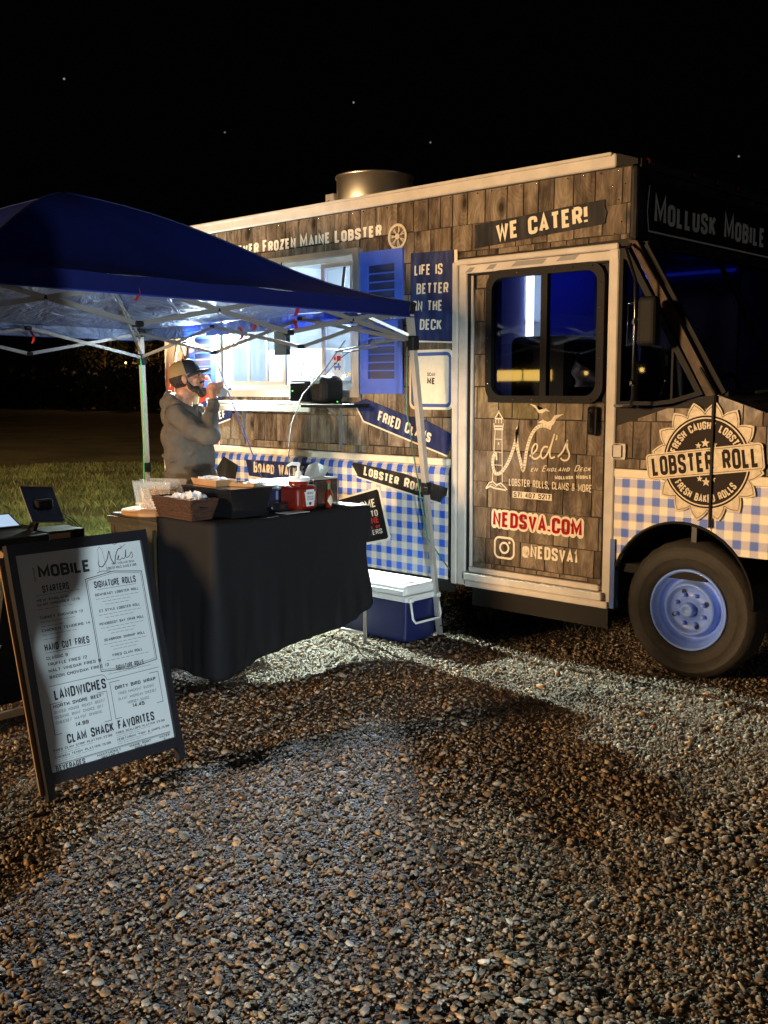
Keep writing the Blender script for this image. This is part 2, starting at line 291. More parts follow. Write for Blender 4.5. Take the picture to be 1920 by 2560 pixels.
    def sphere(s, c, r, sub=2, sc=(1, 1, 1), mi=0, rot=None):
        b = bmesh.new(); bmesh.ops.create_icosphere(b, subdivisions=sub, radius=r)
        m = Matrix.Translation(Vector(c)) @ (rot.to_4x4() if rot else Matrix()) @ Matrix.Diagonal((*sc, 1))
        s.bm(b, mi, True, m); return s
    def build(s, name, mats, parent=None, loc=None):
        if not isinstance(mats, (list, tuple)): mats = [mats]
        me = bpy.data.meshes.new(name); base = Vector(loc) if loc is not None else (BASE[parent.name] if parent else Vector((0, 0, 0)))
        me.from_pydata([tuple(Vector(p)-base) for p in s.v], [], s.f)
        for m in mats: me.materials.append(MT[m] if isinstance(m, str) else m)
        if len(mats) > 1: me.polygons.foreach_set('material_index', s.m)
        me.polygons.foreach_set('use_smooth', s.sm); me.update()
        o = bpy.data.objects.new(name, me); COL.objects.link(o)
        if parent: o.parent = parent; BASE[o.name] = base
        else: o.location = base; BASE[o.name] = base
        return o

def thing(name, label, cat, loc=(0, 0, 0), group=None):
    o = bpy.data.objects.new(name, None); COL.objects.link(o); o.location = loc; o.empty_display_size = .1
    BASE[o.name] = Vector(loc); o['label'] = label; o['category'] = cat
    if group: o['group'] = group
    return o
def tag(o, label, cat, group=None):
    o['label'] = label; o['category'] = cat
    if group: o['group'] = group
    return o

# ---- stroke lettering: condensed caps as real thin geometry -------------------------------------------------
def rnd(pts, r, closed=False):
    if r <= 0: return pts
    out = []; n = len(pts)
    for i, p in enumerate(pts):
        if not closed and i in (0, n-1): out.append(p); continue
        a = Vector(pts[(i-1) % n]); b = Vector(p); c = Vector(pts[(i+1) % n])
        d1 = min(r, (a-b).length*.5); d2 = min(r, (c-b).length*.5); p1 = b+(a-b).normalized()*d1; p2 = b+(c-b).normalized()*d2
        for t in (0, .25, .5, .75, 1): out.append(tuple(p1*(1-t)**2+b*2*t*(1-t)+p2*t*t))
    return out
def stroke(pts, t, closed=False):
    P = [Vector(p) for p in pts]; Q = [P[0]]
    for p in P[1:]:
        if (p-Q[-1]).length > 1e-5: Q.append(p)
    if closed and (Q[0]-Q[-1]).length < 1e-5: Q.pop()
    n = len(Q); L = []; Rr = []
    for i in range(n):
        a = Q[i-1] if (i > 0 or closed) else None; c = Q[(i+1) % n] if (i < n-1 or closed) else None
        d1 = (Q[i]-a).normalized() if a is not None else None; d2 = (c-Q[i]).normalized() if c is not None else None
        if d1 is None: d1 = d2
        if d2 is None: d2 = d1
        n1 = Vector((-d1.y, d1.x)); n2 = Vector((-d2.y, d2.x)); m = n1+n2
        m = n1 if m.length < 1e-4 else m.normalized(); k = 1/max(.45, m.dot(n1)); L.append(Q[i]+m*t/2*k); Rr.append(Q[i]-m*t/2*k)
    f = []; 
    for i in range(n-1 if not closed else n):
        j = (i+1) % n; f.append([L[i], Rr[i], Rr[j], L[j]])
    return f
_r = 0.30
GL = {  # char: (relative width, [(round radius, closed, pts)])   coordinates 0..1 in both directions
 'A': (1.05, [(0, 0, [(0, 0), (.5, 1), (1, 0)]), (0, 0, [(.2, .28), (.8, .28)])]),
 'B': (1, [(0, 1, [(0, .53), (0, 1), (.62, 1), (.86, .95), (.94, .86), (.94, .67), (.86, .58), (.62, .53)]), (0, 1, [(0, 0), (0, .53), (.68, .53), (.92, .48), (1, .38), (1, .15), (.92, .05), (.68, 0)])]),
 'C': (1, [(.35, 0, [(1, .68), (1, 1), (0, 1), (0, 0), (1, 0), (1, .32)])]),
 'D': (1, [(0, 1, [(0, 0), (0, 1), (.55, 1), (.85, .95), (1, .82), (1, .18), (.85, .05), (.55, 0)])]),
 'E': (.85, [(0, 0, [(1, 0), (0, 0), (0, 1), (1, 1)]), (0, 0, [(0, .52), (.85, .52)])]),
 'F': (.85, [(0, 0, [(0, 0), (0, 1), (1, 1)]), (0, 0, [(0, .5), (.85, .5)])]),
 'G': (1, [(.35, 0, [(1, .68), (1, 1), (0, 1), (0, 0), (1, 0), (1, .5)]), (0, 0, [(1, .47), (.55, .47)])]),
 'H': (1, [(0, 0, [(0, 0), (0, 1)]), (0, 0, [(1, 0), (1, 1)]), (0, 0, [(0, .52), (1, .52)])]),
 'I': (0, [(0, 0, [(.5, 0), (.5, 1)])]),
 'J': (.85, [(.35, 0, [(1, 1), (1, 0), (0, 0), (0, .3)])]),
 'K': (1, [(0, 0, [(0, 0), (0, 1)]), (0, 0, [(.05, .4), (1, 1)]), (0, 0, [(.32, .58), (1, 0)])]),
 'L': (.8, [(0, 0, [(0, 1), (0, 0), (1, 0)])]),
 'M': (1.4, [(0, 0, [(0, 0), (0, 1), (.5, .2), (1, 1), (1, 0)])]),
 'N': (1.05, [(0, 0, [(0, 0), (0, 1), (1, 0), (1, 1)])]),
 'O': (1, [(.38, 1, [(0, 0), (0, 1), (1, 1), (1, 0)])]),
 'P': (1, [(0, 0, [(0, 0), (0, 1)]), (0, 0, [(0, 1), (.62, 1), (.9, .95), (1, .84), (1, .6), (.9, .49), (.62, .45), (0, .45)])]),
 'Q': (1, [(.38, 1, [(0, 0), (0, 1), (1, 1), (1, 0)]), (0, 0, [(.6, .25), (1.05, -.1)])]),
 'R': (1, [(0, 0, [(0, 0), (0, 1)]), (0, 0, [(0, 1), (.62, 1), (.9, .95), (1, .84), (1, .63), (.9, .52), (.62, .47), (0, .47)]), (0, 0, [(.6, .47), (1, 0)])]),
 'S': (1, [(.32, 0, [(1, .72), (1, 1), (0, 1), (0, .58), (1, .42), (1, 0), (0, 0), (0, .28)])]),
 'T': (1, [(0, 0, [(0, 1), (1, 1)]), (0, 0, [(.5, 0), (.5, 1)])]),
 'U': (1, [(.38, 0, [(0, 1), (0, 0), (1, 0), (1, 1)])]),
 'V': (1.05, [(0, 0, [(0, 1), (.5, 0), (1, 1)])]),
 'W': (1.6, [(0, 0, [(0, 1), (.25, 0), (.5, .85), (.75, 0), (1, 1)])]),
 'X': (1.05, [(0, 0, [(0, 0), (1, 1)]), (0, 0, [(0, 1), (1, 0)])]),
 'Y': (1.05, [(0, 0, [(0, 1), (.5, .45), (1, 1)]), (0, 0, [(.5, 0), (.5, .5)])]),
 'Z': (1, [(0, 0, [(0, 1), (1, 1), (0, 0), (1, 0)])]),
 '0': (1, [(.38, 1, [(0, 0), (0, 1), (1, 1), (1, 0)])]), '1': (.3, [(0, 0, [(.0, .8), (.6, 1), (.6, 0)])]),
 '2': (1, [(.3, 0, [(0, .72), (0, 1), (1, 1), (1, .6), (0, .0), (1, 0)])]), '3': (1, [(.3, 0, [(0, .8), (0, 1), (1, 1), (1, .52), (.4, .52)]), (.3, 0, [(.4, .5), (1, .5), (1, 0), (0, 0), (0, .22)])]),
 '4': (1, [(0, 0, [(.75, 0), (.75, 1), (0, .3), (1, .3)])]), '5': (1, [(.25, 0, [(.95, 1), (0, 1), (0, .55), (1, .6), (1, 0), (0, 0), (0, .25)])]),
 '6': (1, [(.35, 0, [(1, .75), (1, 1), (0, 1), (0, 0), (1, 0), (1, .55), (0, .55)])]), '7': (.95, [(0, 0, [(0, 1), (1, 1), (.4, 0)])]),
 '8': (1, [(.3, 1, [(0, .53), (0, 1), (1, 1), (1, .53)]), (.3, 1, [(0, .5), (0, 0), (1, 0), (1, .5)])]), '9': (1, [(.35, 0, [(0, .25), (0, 0), (1, 0), (1, 1), (0, 1), (0, .45), (1, .45)])]),
 '!': (0, [(0, 0, [(.5, .34), (.5, 1)]), (0, 0, [(.5, -.02), (.5, .13)])]), '.': (0, [(0, 0, [(.5, -.02), (.5, .13)])]), ',': (0, [(0, 0, [(.5, -.18), (.5, .1)])]), "'": (0, [(0, 0, [(.5, .75), (.5, 1)])]),
 '&': (1.1, [(.25, 0, [(1, 0), (.15, .75), (.15, 1), (.75, 1), (.75, .75), (0, .4), (0, 0), (.8, 0), (1, .45)])]), '/': (.6, [(0, 0, [(0, 0), (1, 1)])]), '*': (.4, [(0, 0, [(0, .7), (1, .95)]), (0, 0, [(0, .95), (1, .7)])]), '-': (.5, [(0, 0, [(0, .5), (1, .5)])]), '"': (.3, [(0, 0, [(.1, .75), (.1, 1)]), (0, 0, [(.9, .75), (.9, 1)])]),
 '@': (1.3, [(.35, 0, [(.95, -.02), (0, -.05), (0, .85), (1, .85), (1, .18), (.72, .18), (.72, .62), (.3, .62), (.3, .2), (.7, .2)])]), ' ': (.62, []),
}
BRK = set()
def text2d(s, h=1, t=.13, w=.34, track=.09, small=None):
    """quads of a line of lettering, starting at x=0 on the baseline; lower case letters become small capitals."""
    x = 0; out = []; BRK.clear()
    for ch in s:
        if ch == ' ': BRK.add(len(out))
        k = 1.0
        if ch.islower(): k = small or .8; ch = ch.upper()
        g = GL.get(ch, GL[' ']); W_ = w*g[0]*(1 if ch == ' ' else 1)*(k if k < 1 else 1); H = h*k
        for (r, cl, pts) in g[1]:
            P = [(x+t/2+p[0]*W_, t/2+p[1]*(H-t)) for p in pts]
            if r: P = rnd(P, r*(W_+.06), bool(cl))
            out.append(stroke(P, t, bool(cl)))
        x += W_+t+track
    return out, x-track
class Deco:
    """flat printed shapes on a plane: origin o, axes ux, uy, normal nn; every shape gets its own small depth"""
    def __init__(s, o, ux, uy, nn): s.o = Vector(o); s.ux = Vector(ux); s.uy = Vector(uy); s.n = Vector(nn); s.mb = MB(); s.d = 0.0
    def p(s, x, y, d=0): return s.o+s.ux*x+s.uy*y+s.n*(s.d+d)
    def quads(s, qs, fn=None, mi=0):
        for q in qs:
            pts = [fn(*v) if fn else v for v in q]
            ar = sum(pts[i][0]*pts[(i+1) % len(pts)][1]-pts[(i+1) % len(pts)][0]*pts[i][1] for i in range(len(pts)))
            if ar < 0: pts = pts[::-1]
            if s.ux.cross(s.uy).dot(s.n) < 0: pts = pts[::-1]
            s.mb.add([s.p(*v) for v in pts], [tuple(range(len(pts)))], mi)
    def text(s, string, a, b, h, t=.15, mi=0, small=None, track=.09, w=.34, fn=None, shear=0):
        """lettering between plane points a and b (baseline), cap height h"""
        gl, L = text2d(string, 1, t, w, track, small); a = Vector(a); b = Vector(b); sx = (b-a).length/L; ux = (b-a).normalized(); uy = Vector((-ux.y, ux.x))
        base = s.d
        for k, g in enumerate(gl):
            if k in BRK and getattr(s, 'split', None): s.build(*s.split)
            s.d = base+(k % 4)*.00010
            s.quads(g, (lambda x, y: fn(x*sx, y*h)) if fn else (lambda x, y: tuple(a+ux*((x+shear*y)*sx)+uy*(y*h))), mi)
        s.d = base
    def outline(s, string, a, b, h, t, grow, **k):
        gl, L = text2d(string, 1, t, k.get('w', .34), k.get('track', .09), k.get('small')); a = Vector(a); b = Vector(b); sx = (b-a).length/L; ux = (b-a).normalized(); uy = Vector((-ux.y, ux.x))
        # heavier copy of the same centre lines
        x = 0; w = k.get('w', .34); base = s.d; n = 0
        for ch in string:
            g = GL.get(ch, GL[' ']); W_ = w*g[0]
            for (r, cl, pts) in g[1]:
                P = [(x+t/2+p[0]*W_, t/2+p[1]*(1-t)) for p in pts]
                if r: P = rnd(P, r*(W_+.06), bool(cl))
                P = [tuple(a+ux*(q[0]*sx)+uy*(q[1]*h)) for q in P]; T2 = t*sx*.5+grow
                for q in P:
                    s.d = base+(n % 12)*.00008; n += 1; s.quads([circ(q, T2, 10)])
                for q, q2 in zip(P, P[1:]+(P[:1] if cl else [])):
                    s.d = base+(n % 12)*.00008; n += 1; s.quads(stroke([q, q2], T2*2))
            x += W_+t+k.get('track', .09)
        s.d = base+.0012
    def line(s, pts, t, closed=False, r=0, mi=0):
        s.nl = getattr(s, 'nl', 0)+1; b0 = s.d; s.d += (s.nl % 7)*.00006; s.quads(stroke(rnd(pts, r, closed), t, closed), None, mi); s.d = b0
    def fan(s, pts, c=None, mi=0):
        c = c or (sum(p[0] for p in pts)/len(pts), sum(p[1] for p in pts)/len(pts))
        s.quads([[c, pts[i], pts[(i+1) % len(pts)]] for i in range(len(pts))], None, mi)
    def build(s, name, mats, parent):
        o = s.mb.build(name, mats, parent); s.mb = MB(); return o
def circ(c, r, n=40, a0=0, a1=2*math.pi, ry=None): return [(c[0]+r*math.cos(a0+(a1-a0)*i/n), c[1]+(ry or r)*math.sin(a0+(a1-a0)*i/n)) for i in range(n if abs(a1-a0) > 6.28 else n+1)]
def rrect(x0, z0, x1, z1, r, n=6):
    o = []
    for cx, cz, a in ((x1-r, z1-r, 0), (x0+r, z1-r, 90), (x0+r, z0+r, 180), (x1-r, z0+r, 270)):
        for i in range(n+1): o.append((cx+r*math.cos(R(a+90*i/n)), cz+r*math.sin(R(a+90*i/n))))
    return o
def side(y=-.0075): return Deco((0, y, 0), (1, 0, 0), (0, 0, 1), (0, -1, 0))
def ringprism(mb, outer, inner, y0, y1, mi=0):
    n = len(outer); v = [(p[0], y, p[1]) for y in (y0, y1) for lp in (outer, inner) for p in lp]; f = []
    for i in range(n):
        j = (i+1) % n
        f += [(i, j, n+j, n+i), (2*n+i, 3*n+i, 3*n+j, 2*n+j), (i, 2*n+i, 2*n+j, j), (n+i, n+j, 3*n+j, 3*n+i)]
    mb.add(v, f, mi)
def clip(poly, a, b):   # keep the part of poly left of a->b
    out = []
    for i in range(len(poly)):
        p, q = poly[i], poly[(i+1) % len(poly)]
        sp = (b[0]-a[0])*(p[1]-a[1])-(b[1]-a[1])*(p[0]-a[0]); sq = (b[0]-a[0])*(q[1]-a[1])-(b[1]-a[1])*(q[0]-a[0])
        if sp >= 0: out.append(p)
        if (sp < 0) != (sq < 0):
            t = sp/(sp-sq); out.append((p[0]+(q[0]-p[0])*t, p[1]+(q[1]-p[1])*t))
    return out

# ================================================================== THE FOOD TRUCK
truck = thing('food_truck', 'step van food truck wrapped in weathered shingles and blue gingham, parked on the gravel', 'food truck', (0, 0, 0))
TW = 1.86            # width of the body
XR = -4.74           # rear end
# structural body panels (dark backing that the printed shingles sit on)
b = MB()
b.box(XR, -4.0, 0, .04, .42, 2.80); b.box(-4.0, -2.46, 0, .04, .42, 1.55); b.box(-4.0, -2.46, 0, .04, 2.52, 2.80); b.box(-2.46, -1.62, 0, .04, .42, 2.80)
b.box(-1.62, -.38, .001, .04, 2.37, 2.80)
b.build('box_wall', 'shingle_dark', truck)
b = MB(); b.box(XR, -.38, TW, TW+.04, .42, 2.80); b.box(XR, XR+.04, .041, TW-.001, .42, 2.80); b.build('far_wall', 'white', truck)
b = MB(); b.box(XR+.05, .1, .05, TW-.01, .55, .60); b.build('floor_panel', 'under', truck)
b = MB(); b.bbox(XR-.03, -.475, -.018, TW+.035, 2.795, 2.87, .014, 3); b.bbox(XR-.04, -.50, -.028, TW+.05, 2.857, 2.878, .008, 2); b.build('roof', 'white', truck)
b = MB(); b.add([(-.4745, -.012, 2.797), (-.352, .0, 2.797), (-.352, .0, 2.825), (-.4745, -.012, 2.868), (-.4745, TW, 2.797), (-.352, TW, 2.797), (-.352, TW, 2.825), (-.4745, TW, 2.868)], [(0, 1, 2, 3), (7, 6, 5, 4), (1, 5, 6, 2), (2, 6, 7, 3), (0, 4, 5, 1)]); b.build('roof_cap', 'under', truck)  # roof front coloured dark to stand for its lack of light
b = MB(); b.box(XR+.05, -1.66, .05, TW-.01, 2.70, 2.74); b.box(XR+.05, -1.66, TW-.05, TW-.012, .62, 2.70); b.box(XR+.05, XR+.09, .05, TW-.06, .62, 2.70); b.build('kitchen_lining', 'interior', truck)
b = MB(); b.box(-1.64, -1.60, .05, .72, .62, 2.78); b.box(-1.64, -1.60, 1.02, TW-.02, .62, 2.78); b.build('bulkhead', 'curtain', truck)
# lower white door posts etc
b = MB(); b.bbox(-1.630, -1.585, -.018, .03, .335, 2.375, .006, 1); b.bbox(-1.580, -1.515, -.012, .03, .335, 2.36, .006, 1); b.build('door_post', 'white', truck)
b = MB(); b.bbox(-.510, -.447, -.012, .03, .335, 2.36, .006, 1); b.build('door_post', 'white', truck)
b = MB(); b.bbox(-1.60, -.45, -.020, .03, 2.352, 2.388, .006, 1); b.bbox(-1.575, -.45, -.013, .03, 2.298, 2.349, .004, 1); b.build('door_header', 'white', truck)
b = MB(); b.bbox(-1.50, -.46, -.035, .10, .335, .375, .006, 1); b.bbox(-1.50, -.49, -.05, .10, .378, .425, .006, 1); b.bbox(-1.485, -.53, -.012, .03, .427, .462, .004, 1); b.build('door_step', 'white', truck)
# printed scallop stripes on the header
d = Deco((0, -.0135, 0), (1, 0, 0), (0, 0, 1), (0, -1, 0))
for x0, x1, z0 in ((-1.53, -1.45, 2.305), (-1.37, -1.28, 2.312), (-1.18, -.92, 2.315), (-.86, -.70, 2.32)):
    d.quads([[(x0, z0), (x1-.03, z0), (x1, z0+.028), (x0+.04, z0+.028)]])
d.build('header_stripe', pr('grey_stripe', (.20, .20, .21), .5), truck)
# sliding door
door = MB(); door.box(-1.485, -.52, .012, .04, .462, 1.515); door.box(-1.485, -1.33, .012, .04, 1.515, 2.285); door.box(-.545, -.52, .012, .04, 1.515, 2.285); door.box(-1.33, -.545, .012, .04, 2.275, 2.285)
door = door.build('sliding_door', 'shingle_dark', truck)
b = MB(); b.box(-1.514, -1.487, .0, .03, .43, 2.29); b.box(-1.503, -.518, .0, .03, 2.287, 2.294); b.build('door_gap', 'black', truck)
b = MB(); b.bbox(-1.486, -1.468, -.008, .012, .462, 2.285, .004, 1); b.build('edge_strip', 'white', door)
b = MB(); ringprism(b, rrect(-1.362, 1.505, -.53, 2.300, .10), rrect(-1.318, 1.548, -.577, 2.255, .075), -.018, .03); b.box(-.962, -.918, -.010, .025, 1.53, 2.27); b.build('window_frame', 'black', door)
b = MB(); b.box(-1.33, -.56, .014, .017, 1.54, 2.265); b.build('window_pane', 'tintd', door)
b = MB()
for i in range(6): b.sphere((-1.26+i*.13, -.019, 2.278-.0*i), .006, 1); b.sphere((-1.28+i*.135, -.019, 1.526), .006, 1)
for i in range(5): b.sphere((-1.34, -.019, 1.62+i*.14), .006, 1); b.sphere((-.553, -.019, 1.62+i*.14), .006, 1)
b.build('window_screws', 'chrome', door)
b = MB(); b.bbox(-.612, -.558, -.05, -.004, 1.325, 1.490, .018, 3); b.bbox(-.60, -.57, -.062, -.03, 1.36, 1.46, .01, 2); b.build('door_handle', 'blackgloss', door)
# cab side behind the wheel arch
cabz = [(-.445, 1.485), (-.20, 1.485), (-.10, 1.495), (.05, 1.545), (.14, 1.555)]
arch = [(-.437+0.0, .36)]
WC = (0, .385)
def archpts(r, a0, a1, n=18): return [(WC[0]-.03+r*math.cos(R(a0+(a1-a0)*i/n)), .44+r*1.02*math.sin(R(a0+(a1-a0)*i/n))) for i in range(n+1)]
ar = archpts(.415, 172, 40)
b = MB()
b.prism([(-.445, 1.143), (.14, 1.143), (.14, 1.555), (.05, 1.545), (-.10, 1.495), (-.20, 1.485), (-.445, 1.485)], .0, .035)
b.prism([(.146, 1.10), (.95, 1.10), (.95, 1.26), (.42, 1.468), (.15, 1.56)], .0, .035)
b.build('cab_side', 'shingle_dark', truck)
# gingham: box skirt with its rolled top lip, and the cab side round the arch
b = MB()
prof = [(1.096, -.004), (1.088, -.018), (1.072, -.028), (1.05, -.033), (.36, -.033), (.358, .01)]
b.grid(lambda u, v: (XR+(-1.637-XR)*u, prof[round(v*5)][1], prof[round(v*5)][0]), 1, 5, smooth=False)
b.build('gingham_skirt', 'gingham', truck)
b = MB()
def cabg(x0, x1, zlow):   # strips following the arch
    return [(x0, 1.093), (x0, zlow(x0)), (x1, zlow(x1)), (x1, 1.093)]
def zl(x):
    c = -.03; rr = .418
    if abs(x-c) < rr-.001: return max(.36, .44+1.02*math.sqrt(rr*rr-(x-c)**2))
    return .36 if x < c else .72
xs = [-.443, -.438]+[-.43+i*.02 for i in range(29)]+[.139]
for x0, x1 in zip(xs[:-1], xs[1:]): b.prism(cabg(x0, x1, zl), -.004, .02)
b.build('gingham_panel', 'gingham', truck)
b = MB(); xs = [.146+i*.02 for i in range(14)]+[.44, .95]
for x0, x1 in zip(xs[:-1], xs[1:]): b.prism(cabg(x0, x1, lambda x: max(.72, zl(x))), -.004, .02)
b.build('gingham_fender', 'gingham', truck)
b = MB(); b.bbox(XR, -1.64, -.042, .0, 1.098, 1.145, .008, 2); b.build('belt_moulding', 'cream', truck)
b = MB(); b.bbox(-.443, .139, -.016, .0, 1.094, 1.143, .006, 2); b.bbox(.147, .95, -.016, .0, 1.094, 1.143, .006, 2); b.build('belt_moulding', 'cream', truck)
# arch lip, inner wheel housing, underbody
b = MB(); pts = [Vector((p[0], -.006, p[1])) for p in archpts(.420, 178, 0, 26)]; b.tube(pts, .008, 6); b.build('arch_lip', 'black', truck)
b = MB(); a_ = archpts(.425, 180, 0, 20)
for i in range(20): b.add([(a_[i][0], .0, a_[i][1]), (a_[i+1][0], .0, a_[i+1][1]), (a_[i+1][0], .5, a_[i+1][1]), (a_[i][0], .5, a_[i][1])], [(0, 1, 2, 3)])
b.box(-.46, .95, .48, .5, .30, 1.1); b.build('wheel_housing', 'under', truck)
b = MB(); b.box(-4.6, .9, .45, .55, .42, .56); b.box(-4.6, .9, 1.3, 1.4, .42, .56); b.tube([(-3.9, .95, .40), (-.2, .95, .42)], .05, 8); b.tube([(0, .2, .385), (0, 1.7, .385)], .05, 8); b.tube([(-3.7, .2, .385), (-3.7, 1.7, .385)], .06, 8)
b.box(-3.2, -2.3, .12, .7, .36, .42); b.box(-1.5, -.55, .10, .6, .33, .60); b.build('chassis', 'rust', truck)
b = MB(); b.box(-1.50, -.50, .05, .08, .20, .36); b.box(-2.3, -1.64, .02, .05, .27, .37); b.build('mud_guard', 'under', truck)
b = MB(); b.box(-.455, -.425, -.018, .03, .34, .74); b.build('arch_bracket', 'bluep', truck)
# cab front, windshield, hood
b = MB()
b.bbox(-.62, -.352, .0, TW, 2.39, 2.795, .02, 2); b.build('front_header', 'plank_dark', truck)
b = MB(); b.add([(-.40, .0, 2.40), (-.345, .0, 2.39), (.15, .0, 1.55), (.085, .0, 1.55), (-.40, .06, 2.40), (-.345, .06, 2.39), (.15, .06, 1.55), (.085, .06, 1.55)],
                [(0, 3, 2, 1), (4, 5, 6, 7), (1, 2, 6, 5), (0, 4, 7, 3), (0, 1, 5, 4), (3, 7, 6, 2)]); b.build('windshield_pillar', 'plank_brown', truck)
b = MB(); b.bar((-.315, .045, 2.37), (.165, .045, 1.565), .02, .03); b.bar((-.31, .89, 2.37), (.165, .89, 1.565), .035, .02); b.bar((-.31, 1.80, 2.37), (.165, 1.80, 1.565), .05, .03); b.bar((-.325, .05, 2.375), (-.325, 1.8, 2.375), .04, .03); b.bar((.17, .05, 1.562), (.17, 1.8, 1.562), .03, .03); b.build('windshield_frame', 'black', truck)
b = MB(); b.add([(-.32, .06, 2.37), (.15, .06, 1.57), (.15, 1.80, 1.57), (-.32, 1.80, 2.37)], [(0, 1, 2, 3)]); b.build('windshield', 'tint', truck)
b = MB(); b.grid(lambda u, v: (.15+.85*u, .0+TW*v, 1.56-.30*u-.10*u*u+.03*math.sin(math.pi*v)), 10, 8); b.add([(1.0, 0, .72), (1.0, TW, .72), (1.0, TW, 1.16), (1.0, 0, 1.16)], [(0, 1, 2, 3)]); b.build('hood', 'shingle', truck)
b = MB(); b.tube([(.26, .22, 1.57), (.32, .9, 1.60)], .008, 6); b.build('wiper', 'black', truck)
b = MB(); b.bar((.1415, -.027, 1.555), (.143, -.029, 1.10), .012, .012); b.bar((.143, -.029, 1.10), (.142, -.024, .86), .012, .012); b.bar((.05, -.008, 1.70), (.1415, -.009, 1.555), .006, .01); b.build('cowl_gasket', 'black', truck)
b = MB(); b.box(-.36, .12, TW, TW+.04, .7, 1.55); b.box(-.37, -.33, TW-.02, TW+.03, 1.5, 2.4); b.build('far_cab_side', 'dark', truck)
b = MB(); b.box(.0, .03, .06, TW-.04, .7, 1.5); b.box(-.05, .25, .1, TW-.06, 1.38, 1.50); b.build('dashboard', 'seat', truck)
# quarter window
qo = [(-.44, 2.355), (-.395, 2.355), (.075, 1.56), (-.10, 1.510), (-.20, 1.498), (-.44, 1.498)]
qi = [(-.418, 2.30), (-.398, 2.29), (.030, 1.572), (-.11, 1.532), (-.205, 1.520), (-.418, 1.520)]
qw = MB(); ringprism(qw, qo, qi, -.014, .03); qw = qw.build('quarter_window', 'black', truck)
b = MB(); b.prism(qi, .010, .013); b.build('window_pane', 'tintq', qw)
b = MB(); b.bar((-.11, -.002, 1.53), (-.11, -.002, 1.80), .010, .012); b.build('divider', 'black', qw)
# front sign
d = Deco((-.349, 0, 0), (0, 1, 0), (0, 0, 1), (1, 0, 0)); hs = MB(); hs.box(-.352, -.3495, .10, 1.76, 2.43, 2.73); hs = hs.build('header_sign', 'signblack', truck)
MT['dimp'] = pr('dim_print', (.75, .72, .64), .6)
d.line([(.13, 2.70), (.11, 2.56), (.13, 2.455), (1.73, 2.45), (1.75, 2.60), (1.73, 2.70)], .010); d.build('border', 'dimp', hs); d.split = ('lettering', 'dimp', hs); d.text('Mollusk Mobile', (.19, 2.505), (1.65, 2.505), .155, t=.16, small=.78, w=.36)
d.build('lettering', 'dimp', hs)
for y in (.10, .62, .92, 1.20, 1.72):
    b = MB(); b.bbox(-.345, -.318, y-.035, y+.035, 2.80, 2.835, .01, 2); b.build('marker_light', 'amber', truck)
b = MB(); b.box(-.350, -.340, .02, TW, 2.784, 2.828); b.build('roof_front_shade', 'under', truck)  # dark strip added over the roof edge to paint its shade
# mirror
mr = MB(); mr.tube([(-.37, -.02, 2.37), (-.355, -.10, 2.34), (-.262, -.15, 2.165), (-.258, -.15, 1.95), (-.262, -.15, 1.545), (-.275, -.14, 1.50), (-.44, -.03, 1.495)], .0095, 8)
mr.tube([(-.30, -.15, 2.04), (-.245, -.15, 2.05)], .006, 6); mr.tube([(-.30, -.15, 2.04), (-.302, -.15, 1.83)], .006, 6); mr = mr.build('side_mirror', 'blackgloss', truck)
b = MB(); b.bbox(-.235, -.125, -.18, -.11, 1.815, 2.075, .025, 3); b.build('mirror_housing', 'black', mr)
b = MB(); b.bbox(-.272, -.248, -.165, -.135, 1.925, 1.965, .008, 2); b.bbox(-.278, -.250, -.167, -.133, 1.60, 1.64, .01, 2); b.build('clamp', 'chrome', mr)
# door latch box
b = MB(); ringprism(b, rrect(-.462, 1.196, -.372, 1.284, .008), rrect(-.456, 1.207, -.388, 1.275, .004), -.02, .0); b.box(-.45, -.40, -.02, -.01, 1.2, 1.28); b.build('hinge_bracket', 'white', truck)
# roof vent
vt = MB(); vt.lathe([(.285, 2.875), (.285, 3.13), (.295, 3.135), (.295, 3.15), (.26, 3.155), (.24, 3.08), (0.0, 3.06)], (-2.90, .62, 0), n=48); vt = vt.build('exhaust_fan', 'steel', truck)
b = MB(); b.bbox(-3.26, -3.17, .45, .53, 2.88, 3.05, .006, 1); b.build('switch_box', 'alu', vt)
b = MB(); b.sphere((-3.215, .445, 2.99), .012, 1); b.build('knob', 'chrome', vt)

